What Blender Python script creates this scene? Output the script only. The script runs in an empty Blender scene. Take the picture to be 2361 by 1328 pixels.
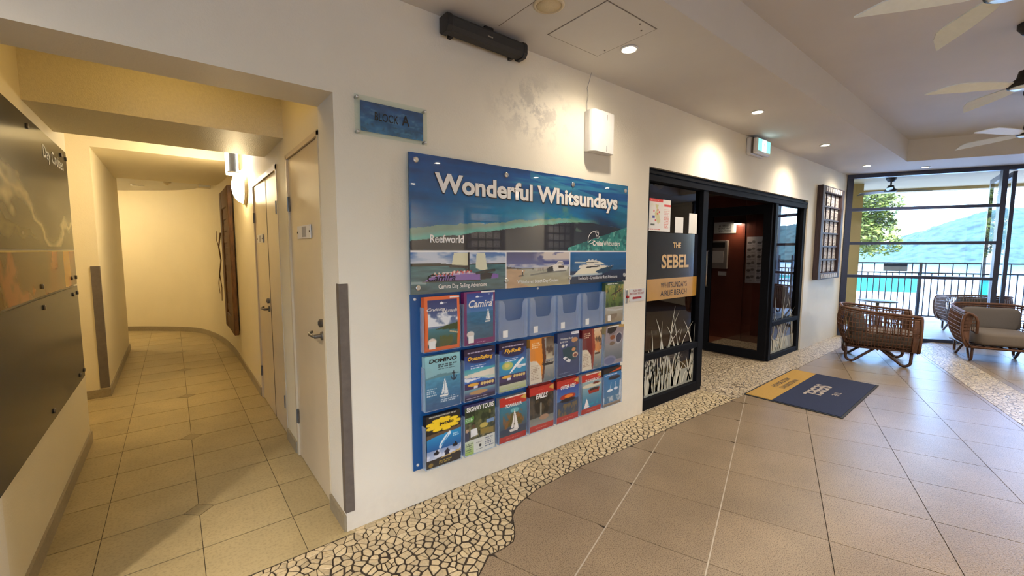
import bpy, bmesh, math, random
import numpy as np
from mathutils import Matrix, Vector
random.seed(7); RNG = np.random.default_rng(7)
PI = math.pi
scene = bpy.context.scene
COL = scene.collection

# ------------------------------------------------------------------ camera, sky, sun, exposure
FPX, YAW, PITCH, ROLL = 977.18, math.radians(38.671), math.radians(-5.023), math.radians(0.11)
cam_d = bpy.data.cameras.new('camera'); cam = bpy.data.objects.new('camera', cam_d); COL.objects.link(cam)
cam_d.sensor_width = 36.0; cam_d.lens = FPX * 36.0 / 2361.0; cam_d.clip_end = 4000; cam_d.clip_start = 0.05
fw = Vector((math.sin(YAW) * math.cos(PITCH), math.cos(YAW) * math.cos(PITCH), math.sin(PITCH)))
rt = Vector((math.cos(YAW), -math.sin(YAW), 0)); up = rt.cross(fw)
rt2 = rt * math.cos(ROLL) + up * math.sin(ROLL); up2 = up * math.cos(ROLL) - rt * math.sin(ROLL)
mw = Matrix((rt2, up2, -fw)).transposed().to_4x4(); mw.translation = (0, 0, 1.5)
cam.matrix_world = mw
scene.camera = cam

world = bpy.data.worlds.new('sky'); scene.world = world; world.use_nodes = True
wn = world.node_tree.nodes; wl = world.node_tree.links
bgn = wn['Background']; sk = wn.new('ShaderNodeTexSky'); sk.sky_type = 'NISHITA'
sk.sun_disc = False; sk.sun_elevation = math.radians(58); sk.sun_rotation = math.radians(20)
sk.air_density = 1.0; sk.dust_density = 0.8; sk.ozone_density = 1.0
tint = wn.new('ShaderNodeMix'); tint.data_type = 'RGBA'; tint.blend_type = 'MULTIPLY'; tint.inputs[0].default_value = 1.0; tint.inputs[7].default_value = (.72, .90, 1.22, 1)   # interior white balance: daylight reads blue
wl.new(sk.outputs[0], tint.inputs[6]); wl.new(tint.outputs[2], bgn.inputs[0]); bgn.inputs[1].default_value = 0.50

sun_d = bpy.data.lights.new('sun', 'SUN'); sun_d.energy = 3.6; sun_d.angle = math.radians(0.6); sun_d.color = (.84, .94, 1.0)
sun = bpy.data.objects.new('sun', sun_d); COL.objects.link(sun)
sun.rotation_euler = Vector((0.30, 0.42, -0.85)).to_track_quat('-Z', 'Y').to_euler()

vs = scene.view_settings
scene.display_settings.display_device = 'sRGB'
vs.view_transform = 'Standard'; vs.look = 'None'; vs.exposure = 2.06; vs.gamma = 1.0; vs.use_curve_mapping = False
scene.cycles.use_denoising = True
scene.cycles.max_bounces = 9; scene.cycles.diffuse_bounces = 4; scene.cycles.glossy_bounces = 4
scene.cycles.transparent_max_bounces = 16; scene.cycles.transmission_bounces = 4
scene.cycles.sample_clamp_indirect = 6.0
scene.cycles.caustics_reflective = False; scene.cycles.caustics_refractive = False

DOWN_W, DOWN_C = 34.0, (1.0, 0.87, 0.71)

# ------------------------------------------------------------------ helpers: materials
def s2l(c):
    c = np.asarray(c, float)
    return np.where(c <= .04045, c / 12.92, ((c + .055) / 1.055) ** 2.4)
def hexc(r, g, b): return tuple(float(x) for x in s2l(np.array([r, g, b]) / 255.0))

class N:
    def __init__(s, name):
        s.m = bpy.data.materials.new(name); s.m.use_nodes = True
        s.t = s.m.node_tree; s.n = s.t.nodes; s.l = s.t.links
        s.b = s.n['Principled BSDF']; s.out = s.n['Material Output']
    def new(s, t, **k):
        x = s.n.new(t)
        for a, v in k.items(): setattr(x, a, v)
        return x
    def link(s, a, b): s.l.new(a, b)
    def pos(s):
        return s.new('ShaderNodeNewGeometry').outputs['Position']
    def noise(s, vec, scale, detail=3, rough=.55):
        x = s.new('ShaderNodeTexNoise'); s.link(vec, x.inputs['Vector'])
        x.inputs['Scale'].default_value = scale; x.inputs['Detail'].default_value = detail; x.inputs['Roughness'].default_value = rough
        return x.outputs['Fac']
    def ramp(s, fac, stops):
        r = s.new('ShaderNodeValToRGB'); s.link(fac, r.inputs[0]); e = r.color_ramp.elements
        while len(e) < len(stops): e.new(.5)
        for i, (p, c) in enumerate(stops):
            e[i].position = p; e[i].color = (*c, 1) if len(c) == 3 else c
        return r.outputs[0]
    def math(s, op, a, b=None, clamp=False):
        x = s.new('ShaderNodeMath', operation=op, use_clamp=clamp)
        for i, v in enumerate((a, b)):
            if v is None: continue
            if isinstance(v, (int, float)): x.inputs[i].default_value = v
            else: s.link(v, x.inputs[i])
        return x.outputs[0]
    def mix(s, fac, a, b, blend='MIX'):
        x = s.new('ShaderNodeMix', data_type='RGBA', blend_type=blend)
        for sock, v in ((x.inputs[0], fac), (x.inputs[6], a), (x.inputs[7], b)):
            if isinstance(v, (int, float)): sock.default_value = v
            elif isinstance(v, tuple): sock.default_value = (*v, 1) if len(v) == 3 else v
            else: s.link(v, sock)
        return x.outputs[2]
    def bump(s, h, strength=.3, dist=.01):
        x = s.new('ShaderNodeBump'); s.link(h, x.inputs['Height'])
        x.inputs['Strength'].default_value = strength; x.inputs['Distance'].default_value = dist
        s.link(x.outputs[0], s.b.inputs['Normal'])
    def set(s, col=None, rough=None, metal=None, coat=None, spec=None):
        if col is not None:
            if isinstance(col, tuple): s.b.inputs['Base Color'].default_value = (*col, 1)
            else: s.link(col, s.b.inputs['Base Color'])
        if rough is not None: s.b.inputs['Roughness'].default_value = rough
        if metal is not None: s.b.inputs['Metallic'].default_value = metal
        if coat is not None:
            s.b.inputs['Coat Weight'].default_value = coat; s.b.inputs['Coat Roughness'].default_value = .02
        if spec is not None: s.b.inputs['Specular IOR Level'].default_value = spec
        return s.m

def plain(name, col, rough=.5, metal=0, coat=0, var=.10, scale=30, bump=None, spec=.5):
    k = N(name); p = k.pos(); f = k.noise(p, scale)
    c = k.ramp(f, [(.25, tuple(x * (1 - var) for x in col)), (.75, tuple(min(1, x * (1 + var)) for x in col))])
    k.set(c, rough, metal, coat, spec)
    if bump: k.bump(k.noise(p, bump[0], 4), bump[1], bump[2])
    return k.m
def emit(name, col, strength):
    k = N(name); k.set((.8, .8, .8), .5)
    k.b.inputs['Emission Color'].default_value = (*col, 1); k.b.inputs['Emission Strength'].default_value = strength
    return k.m
def clear(name, tint=(1, 1, 1), ior=1.5, diffuse=0.0, dcol=(.8, .85, .95), rough=0.0, refl=1.0):
    k = N(name); n = k.n; n.remove(k.b)
    tr = k.new('ShaderNodeBsdfTransparent'); tr.inputs[0].default_value = (*tint, 1)
    gl = k.new('ShaderNodeBsdfGlossy'); gl.inputs['Roughness'].default_value = rough
    fr = k.new('ShaderNodeFresnel'); fr.inputs[0].default_value = ior
    base = tr.outputs[0]
    if diffuse:
        df = k.new('ShaderNodeBsdfDiffuse'); df.inputs[0].default_value = (*dcol, 1)
        mx = k.new('ShaderNodeMixShader'); mx.inputs[0].default_value = diffuse
        k.link(base, mx.inputs[1]); k.link(df.outputs[0], mx.inputs[2]); base = mx.outputs[0]
    m2 = k.new('ShaderNodeMixShader'); bk = k.new('ShaderNodeNewGeometry').outputs['Backfacing']
    k.link(k.math('MULTIPLY', k.math('MULTIPLY', fr.outputs[0], refl, True), k.math('SUBTRACT', 1.0, bk)), m2.inputs[0])
    k.link(base, m2.inputs[1]); k.link(gl.outputs[0], m2.inputs[2]); k.link(m2.outputs[0], k.out.inputs[0])
    return k.m
def printed(name, rough=.35, coat=0.0):
    k = N(name); a = k.new('ShaderNodeAttribute', attribute_name='Col')
    k.set(a.outputs['Color'], rough, coat=coat); return k.m

MT = {}
# painted render wall with scuffs
def wall_mat():
    k = N('painted_wall'); p = k.pos()
    base = k.ramp(k.noise(p, 1.6, 4), [(.3, (.77, .705, .572)), (.7, (.82, .76, .625))])
    sep = k.new('ShaderNodeSeparateXYZ'); k.link(p, sep.inputs[0])
    dx = k.math('MULTIPLY', k.math('SUBTRACT', sep.outputs[0], 1.98), 2.2); dz = k.math('MULTIPLY', k.math('SUBTRACT', sep.outputs[2], 2.44), 3.6)
    r = k.math('SQRT', k.math('ADD', k.math('MULTIPLY', dx, dx), k.math('MULTIPLY', dz, dz)))
    msk = k.math('SUBTRACT', 1.0, r, True)
    blot = k.math('MULTIPLY', k.math('SUBTRACT', k.noise(p, 8, 6, .75), .47, True), 9.0, True)
    f = k.math('MULTIPLY', k.math('MULTIPLY', msk, blot), .75, True)
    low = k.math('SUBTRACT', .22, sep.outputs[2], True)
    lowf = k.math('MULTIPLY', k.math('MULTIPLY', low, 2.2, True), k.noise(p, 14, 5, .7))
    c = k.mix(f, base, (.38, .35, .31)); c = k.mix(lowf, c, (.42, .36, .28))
    k.set(c, .55); k.bump(k.noise(p, 85, 4, .6), .22, .006); return k.m
MT['wall'] = wall_mat()
MT['cwall'] = plain('cream_corridor_paint', (.77, .68, .475), .5, var=.03, scale=2, bump=(90, .2, .005))
MT['ceiling'] = plain('ceiling_paint', (.62, .595, .56), .7, var=.03, scale=2, bump=(120, .06, .004))
MT['soffit'] = plain('textured_soffit', (.66, .58, .38), .45, var=.06, scale=60, bump=(140, .6, .006))
def tile_mat(name, c0, c1, rough, sp, bs):
    k = N(name); p = k.pos(); oi = k.new('ShaderNodeObjectInfo')
    fine = k.ramp(k.noise(p, sp, 2, .7), [(.33, c0), (.52, c1)])
    big = k.ramp(k.noise(p, 3.0, 4), [(.3, (.86, .86, .86)), (.7, (1.08, 1.08, 1.08))])
    rnd = k.ramp(oi.outputs['Random'], [(0, (.93, .93, .93)), (1, (1.05, 1.05, 1.05))])
    c = k.mix(1.0, k.mix(1.0, fine, big, 'MULTIPLY'), rnd, 'MULTIPLY')
    k.set(c, rough); k.bump(k.noise(p, sp * .5, 3, .6), bs, .004); return k.m
MT['tile'] = tile_mat('speckled_stone_tile', (.085, .056, .030), (.295, .221, .143), .30, 170, .30)
MT['ctile'] = tile_mat('corridor_tile', (.33, .26, .13), (.42, .33, .17), .40, 70, .10)
MT['ctile_dark'] = tile_mat('corridor_diamond_tile', (.24, .185, .095), (.30, .235, .12), .42, 70, .1)
MT['skirt'] = tile_mat('skirting_tile', (.27, .22, .14), (.33, .27, .175), .4, 60, .1)
MT['grout'] = plain('dark_grout', (.040, .028, .018), .9, var=.25, scale=60)
def stone_mat():
    k = N('mosaic_stone'); a = k.new('ShaderNodeAttribute', attribute_name='Col'); p = k.pos()
    g = k.ramp(k.noise(p, 60, 5, .7), [(.3, (.72, .72, .70)), (.6, (1.08, 1.06, 1.0))])
    k.set(k.mix(1.0, a.outputs['Color'], g, 'MULTIPLY'), .38); k.bump(k.noise(p, 130, 3), .25, .003); return k.m
MT['stone'] = stone_mat()
def farmosaic():
    k = N('mosaic_far'); p = k.pos()
    v = k.new('ShaderNodeTexVoronoi', feature='DISTANCE_TO_EDGE'); k.link(p, v.inputs['Vector']); v.inputs['Scale'].default_value = 26
    v2 = k.new('ShaderNodeTexVoronoi'); k.link(p, v2.inputs['Vector']); v2.inputs['Scale'].default_value = 26
    edge = k.ramp(v.outputs['Distance'], [(.02, (0, 0, 0)), (.10, (1, 1, 1))])
    col = k.ramp(v2.outputs['Color'], [(0, (.40, .32, .21)), (1, (.66, .56, .40))])
    k.set(k.mix(edge, (.10, .075, .05), col), .36); k.bump(edge, .6, .006); return k.m
MT['mosaic'] = farmosaic()
MT['black_frame'] = plain('black_powdercoat', (.007, .0072, .009), .6, var=.15, spec=.07)
MT['navy_frame'] = plain('navy_black_frame', (.022, .032, .075), .35, var=.15)
MT['chrome'] = plain('brushed_steel', (.62, .61, .58), .28, 1.0, var=.06)
MT['dark_metal'] = plain('dark_bronze_metal', (.17, .15, .125), .42, .8)
MT['guard'] = plain('taupe_corner_guard', (.15, .125, .105), .5, .2, var=.12, bump=(60, .15, .003))
MT['door'] = plain('cream_gloss_door', (.64, .525, .35), .32, var=.03, scale=5, coat=.15)
MT['white'] = plain('white_plastic', (.66, .65, .63), .4, var=.02)
MT['cream_plastic'] = plain('aged_cream_plastic', (.70, .60, .40), .5, var=.05)
MT['black'] = plain('matt_black', (.012, .012, .013), .5, var=.2)
MT['charcoal'] = plain('charcoal_grille', (.028, .027, .025), .65, var=.2, scale=300)
MT['blue'] = plain('royal_blue_panel', (.008, .085, .27), .32, var=.05, scale=4)
MT['acrylic'] = clear('clear_acrylic', (.985, .99, .99), 1.4, .012, (.72, .80, .95), .03, .5)
MT['acrylic_milky'] = clear('milky_acrylic', (.93, .95, .98), 1.45, .16, (.62, .74, .95), .08)  # cloudier, bluer acrylic for the empty pockets
MT['edge_acrylic'] = clear('acrylic_edge', (.85, .9, .96), 1.4, .25, (.75, .85, 1), .05, .6)
MT['glass'] = clear('window_glass', (.96, .98, .97), 1.5)
MT['dark_glass'] = clear('tinted_glass', (.62, .62, .64), 1.5, refl=1.6)
MT['sign_glass'] = clear('green_edge_glass', (.95, .985, .965), 1.45, .02, (.75, .85, .8), refl=.6)
MT['print'] = printed('printed_paper', .35, .25)
MT['print_satin'] = printed('printed_satin_acrylic', .18, .0); MT['print_satin'].node_tree.nodes['Principled BSDF'].inputs['Specular IOR Level'].default_value = .22
MT['print_gloss'] = printed('printed_acrylic', .25, 1.0)
MT['paper'] = plain('white_paper', (.78, .77, .74), .6, var=.02)
MT['txt_white'] = plain('white_lettering', (.80, .78, .74), .5, var=.01)
MT['txt_black'] = plain('black_lettering', (.012, .010, .010), .5, var=.1)
MT['txt_gold'] = plain('gold_lettering', (.62, .37, .09), .35, var=.05)
MT['txt_yellow'] = plain('yellow_lettering', (.85, .48, .05), .4, var=.03)
MT['txt_red'] = plain('red_lettering', (.35, .012, .012), .5, var=.03)
MT['txt_cream'] = plain('cream_lettering', (.72, .62, .38), .5, var=.03)
MT['txt_grey'] = plain('pale_thread', (.34, .30, .27), .8, var=.1)
MT['gold'] = plain('gold_vinyl', (.52, .28, .055), .35, var=.06, scale=6, coat=.4)
MT['navy_gloss'] = plain('navy_vinyl', (.014, .016, .026), .12, var=.2, scale=6, coat=1.0)
MT['frost'] = plain('frosted_vinyl', (.58, .56, .46), .6, var=.05)
MT['frost_soft'] = clear('frosted_film', (.75, .76, .7), 1.3, .62, (.52, .52, .44), .4)
MT['mat_gold'] = plain('gold_carpet', (.42, .25, .055), .95, var=.25, scale=200, bump=(400, .7, .004))
MT['mat_navy'] = plain('navy_carpet', (.012, .020, .060), .95, var=.3, scale=200, bump=(400, .7, .004))
MT['mat_edge'] = plain('black_rubber', (.012, .012, .014), .7)
MT['red_wood'] = plain('red_timber_wall', (.13, .034, .022), .35, var=.25, scale=4)
MT['red_floor'] = plain('red_brown_floor', (.16, .055, .025), .4, var=.2, scale=6)
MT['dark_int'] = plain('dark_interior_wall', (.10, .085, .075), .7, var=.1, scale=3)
def wood_mat(name, a, b):
    k = N(name); p = k.pos(); mp = k.new('ShaderNodeMapping'); k.link(p, mp.inputs[0]); mp.inputs['Scale'].default_value = (14, 14, 2)
    c = k.ramp(k.noise(mp.outputs[0], 3, 6, .7), [(.3, a), (.7, b)]); k.set(c, .6); k.bump(k.noise(mp.outputs[0], 6, 5), .5, .006); return k.m
MT['old_wood'] = wood_mat('aged_carved_wood', (.035, .014, .005), (.20, .085, .022))
MT['lattice_wood'] = wood_mat('dark_purple_wood', (.022, .013, .016), (.075, .045, .05))
MT['carving'] = plain('pale_carved_wood', (.50, .47, .45), .7, var=.35, scale=45, bump=(60, .6, .01))
MT['rattan'] = wood_mat('rattan_cane', (.070, .028, .014), (.185, .082, .042))
MT['rattan_dark'] = plain('dark_cane_leg', (.055, .022, .013), .4, var=.2)
MT['linen'] = plain('grey_linen', (.13, .115, .105), .9, var=.12, scale=250, bump=(500, .4, .003))
MT['linen2'] = plain('taupe_linen', (.15, .122, .098), .9, var=.12, scale=250, bump=(500, .4, .003))
MT['fan_white'] = plain('silver_white_blade', (.84, .92, .94), .22, var=.03)
MT['exit_green'] = emit('exit_sign_green', (.05, .42, .40), .55)
MT['exit_white'] = emit('exit_sign_white', (.75, .95, .98), 1.0)
MT['lamp_dome'] = emit('opal_lamp_dome', (1.0, .78, .44), 18.0)
MT['tube_glow'] = emit('cool_glow_diffuser', (.85, .95, 1.0), 3.0)
MT['downlight'] = emit('downlight_lens', (1.0, .86, .62), 30.0)
MT['balcony_paint'] = plain('cream_balcony_paint', (.46, .32, .13), .7, var=.03, scale=2)
MT['terrace'] = plain('pale_terrace_paving', (.48, .52, .58), .8, var=.08, scale=2)
MT['deck'] = plain('balcony_paving', (.42, .40, .38), .5, var=.1, scale=4)
MT['pool'] = plain('teal_pool_wall', (.02, .42, .36), .3, var=.15, scale=1)
MT['sea'] = plain('pale_blue_sea', (.14, .32, .42), .2, var=.1, scale=.05)
MT['hill'] = plain('hazed_forest_hill', (.045, .088, .078), .9, var=.6, scale=.12)  # bluish green holds the distance haze in the base colour
MT['leaf'] = plain('sunlit_leaf', (.14, .15, .014), .6, var=.55, scale=1.2)
MT['bark'] = plain('grey_bark', (.12, .09, .06), .9, var=.3)
MT['fence'] = plain('dark_grey_fence_paint', (.03, .035, .05), .5)
MT['joint'] = plain('pale_metal_joint', (.50, .44, .36), .4, .3, var=.05)
MT['paper_grey'] = plain('grey_notice_board', (.34, .32, .30), .6, var=.1, scale=8)

# ------------------------------------------------------------------ helpers: geometry
MATS = {}
def V(*a): return Vector(a)
class MB:
    def __init__(s): s.v = []; s.f = []
    def add(s, vs_, fs):
        o = len(s.v); s.v += [tuple(x) for x in vs_]; s.f += [tuple(i + o for i in f) for f in fs]; return s
    def box(s, x0, x1, y0, y1, z0, z1):
        return s.add([(x0,y0,z0),(x1,y0,z0),(x1,y1,z0),(x0,y1,z0),(x0,y0,z1),(x1,y0,z1),(x1,y1,z1),(x0,y1,z1)],
            [(0,3,2,1),(4,5,6,7),(0,1,5,4),(1,2,6,5),(2,3,7,6),(3,0,4,7)])
    def obox(s, o, a, b, c):     # corner o and three edge vectors
        o, a, b, c = map(Vector, (o, a, b, c))
        return s.add([o, o+a, o+a+b, o+b, o+c, o+a+c, o+a+b+c, o+b+c], [(0,3,2,1),(4,5,6,7),(0,1,5,4),(1,2,6,5),(2,3,7,6),(3,0,4,7)])
    def quad(s, *p): return s.add(p, [tuple(range(len(p)))])
    def prism(s, pts, z0, z1):   # ccw polygon
        n = len(pts)
        return s.add([(x, y, z0) for x, y in pts] + [(x, y, z1) for x, y in pts],
            [tuple(range(n))[::-1], tuple(range(n, 2*n))] + [(i, (i+1) % n, n+(i+1) % n, n+i) for i in range(n)])
    def extr(s, pts, d):         # planar 3d polygon extruded by vector d
        n = len(pts); pts = [Vector(p) for p in pts]; d = Vector(d)
        return s.add(pts + [p + d for p in pts], [tuple(range(n))[::-1], tuple(range(n, 2*n))] + [(i, (i+1) % n, n+(i+1) % n, n+i) for i in range(n)])
    def tube(s, pts, r, n=6, closed=False, r1=None):
        P = [Vector(p) for p in pts]; m = len(P); vs_ = []; ref = None
        for i in range(m):
            a = P[i-1] if (i or closed) else P[i]; b = P[(i+1) % m] if (i < m-1 or closed) else P[i]
            t = (b - a).normalized() if (b - a).length > 1e-9 else Vector((0,0,1))
            if ref is None: ref = t.orthogonal().normalized()
            u = (ref - t * ref.dot(t)); u = u.normalized() if u.length > 1e-6 else t.orthogonal().normalized()
            ref = u; w = t.cross(u); rr = r if r1 is None else r + (r1 - r) * i / max(1, m-1)
            for k in range(n):
                an = 2*PI*k/n; vs_.append(P[i] + (u*math.cos(an) + w*math.sin(an)) * rr)
        fs = []
        for i in range(m if closed else m-1):
            j = (i+1) % m
            for k in range(n): fs.append((i*n+k, i*n+(k+1) % n, j*n+(k+1) % n, j*n+k))
        if not closed: fs += [tuple(range(n))[::-1], tuple(range((m-1)*n, m*n))]
        return s.add(vs_, fs)
    def lathe(s, prof, o, axis=(0,0,1), n=24):   # prof: (radius, height along axis)
        ax = Vector(axis).normalized(); u = ax.orthogonal().normalized(); w = ax.cross(u); o = Vector(o); m = len(prof); vs_ = []
        for r, h in prof:
            for k in range(n):
                an = 2*PI*k/n; vs_.append(o + ax*h + (u*math.cos(an)+w*math.sin(an))*max(r, 1e-5))
        fs = [(i*n+k, i*n+(k+1) % n, (i+1)*n+(k+1) % n, (i+1)*n+k) for i in range(m-1) for k in range(n)]
        fs += [tuple(range(n))[::-1], tuple(range((m-1)*n, m*n))]
        return s.add(vs_, fs)
    def cushion(s, c, w, d, h, p=.45, mat3=None, nu=28, nv=16, sag=0):
        def sp(x): return math.copysign(abs(x)**p, x)
        vs_ = []; c = Vector(c)
        for j in range(nv+1):
            ph = -PI/2 + PI*j/nv
            for i in range(nu):
                th = 2*PI*i/nu
                x = Vector((sp(math.cos(ph))*sp(math.cos(th))*w/2, sp(math.cos(ph))*sp(math.sin(th))*d/2, sp(math.sin(ph))*h/2))
                if sag: x.z -= sag * max(0, 1-(2*x.x/w)**2) * (1 if x.z > 0 else 0)
                if mat3: x = mat3 @ x
                vs_.append(c + x)
        fs = [(j*nu+i, j*nu+(i+1) % nu, (j+1)*nu+(i+1) % nu, (j+1)*nu+i) for j in range(nv) for i in range(nu)]
        return s.add(vs_, fs)
    def build(s, name, mat, parent=None, smooth=False, bevel=0, recenter=True):
        me = bpy.data.meshes.new(name); me.from_pydata(s.v, [], s.f)
        if bevel:
            bm = bmesh.new(); bm.from_mesh(me); bmesh.ops.remove_doubles(bm, verts=bm.verts, dist=1e-6)
            bmesh.ops.bevel(bm, geom=bm.edges[:], offset=bevel, segments=1, affect='EDGES', clamp_overlap=True); bm.to_mesh(me); bm.free()
        bm = bmesh.new(); bm.from_mesh(me); bmesh.ops.recalc_face_normals(bm, faces=bm.faces); bm.to_mesh(me); bm.free()
        if smooth: me.polygons.foreach_set('use_smooth', [True]*len(me.polygons))
        return link(name, me, mat, parent, recenter)
def link(name, me, mat, parent=None, recenter=True):
    me.materials.append(MT[mat] if isinstance(mat, str) else mat)
    o = bpy.data.objects.new(name, me); COL.objects.link(o)
    M0 = Matrix.Identity(4)
    if recenter and len(me.vertices):
        co = np.empty(len(me.vertices)*3, np.float32); me.vertices.foreach_get('co', co); co = co.reshape(-1, 3)
        c = Vector(((co[:,0].min()+co[:,0].max())/2, (co[:,1].min()+co[:,1].max())/2, co[:,2].min()))
        me.transform(Matrix.Translation(-c)); o.location = c; M0 = Matrix.Translation(c)
    MATS[o.name] = M0
    if parent is not None: attach(o, parent)
    return o
def attach(o, parent):
    o.parent = parent; o.matrix_parent_inverse = MATS[parent.name].inverted()
def tag(o, label=None, cat=None, group=None, kind=None):
    if label: o['label'] = label
    if cat: o['category'] = cat
    if group: o['group'] = group
    if kind: o['kind'] = kind
    return o
def thing(name, label, cat, loc=(0,0,0), rz=0, group=None, kind=None):
    o = bpy.data.objects.new(name, None); COL.objects.link(o); o.empty_display_size = .1
    o.location = loc; o.rotation_euler = (0, 0, rz)
    MATS[o.name] = Matrix.Translation(Vector(loc)) @ Matrix.Rotation(rz, 4, 'Z')
    return tag(o, label, cat, group, kind)
def copy_tree(o, parent=None):
    c = o.copy(); COL.objects.link(c); c.parent = parent
    for ch in list(o.children):
        if ch.name in COL.objects: copy_tree(ch, c)
    return c
def struct(name, mb, mat, label=None, parent=None, **k):
    o = mb.build(name, mat, parent, **k); o['kind'] = 'structure'
    if label: o['label'] = label
    return o

# flat writing: a text mesh fitted into a width x height box on a plane (o = lower left corner, r = right, u = up)
def text(name, body, o, r, u, w, h, mat, parent, bold=0.0, shear=0.0, thick=.0012, fit=True, space=1.0, align='C', lift=0.0):
    cu = bpy.data.curves.new(name, 'FONT'); cu.body = body; cu.size = 1; cu.offset = bold; cu.shear = shear
    cu.resolution_u = 3; cu.space_character = space; cu.align_x = 'CENTER'
    ob = bpy.data.objects.new(name, cu); me = bpy.data.meshes.new_from_object(ob)
    bpy.data.objects.remove(ob); bpy.data.curves.remove(cu)
    n = len(me.vertices); co = np.empty(n*3, np.float32); me.vertices.foreach_get('co', co); co = co.reshape(-1, 3)
    mn, mx = co.min(0), co.max(0); sx = w / (mx[0]-mn[0]); sy = h / (mx[1]-mn[1])
    r = Vector(r).normalized(); u = Vector(u).normalized(); nn = r.cross(u); o = Vector(o)
    X = (co[:,0]-mn[0])*sx; Y = (co[:,1]-mn[1])*sy
    P = np.array(o)[None] + X[:,None]*np.array(r)[None] + Y[:,None]*np.array(u)[None] + np.array(nn)[None]*(thick + lift)
    me.vertices.foreach_set('co', P.astype(np.float32).ravel()); me.update()
    me.materials.clear()
    return link(name, me, mat, parent)

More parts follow.
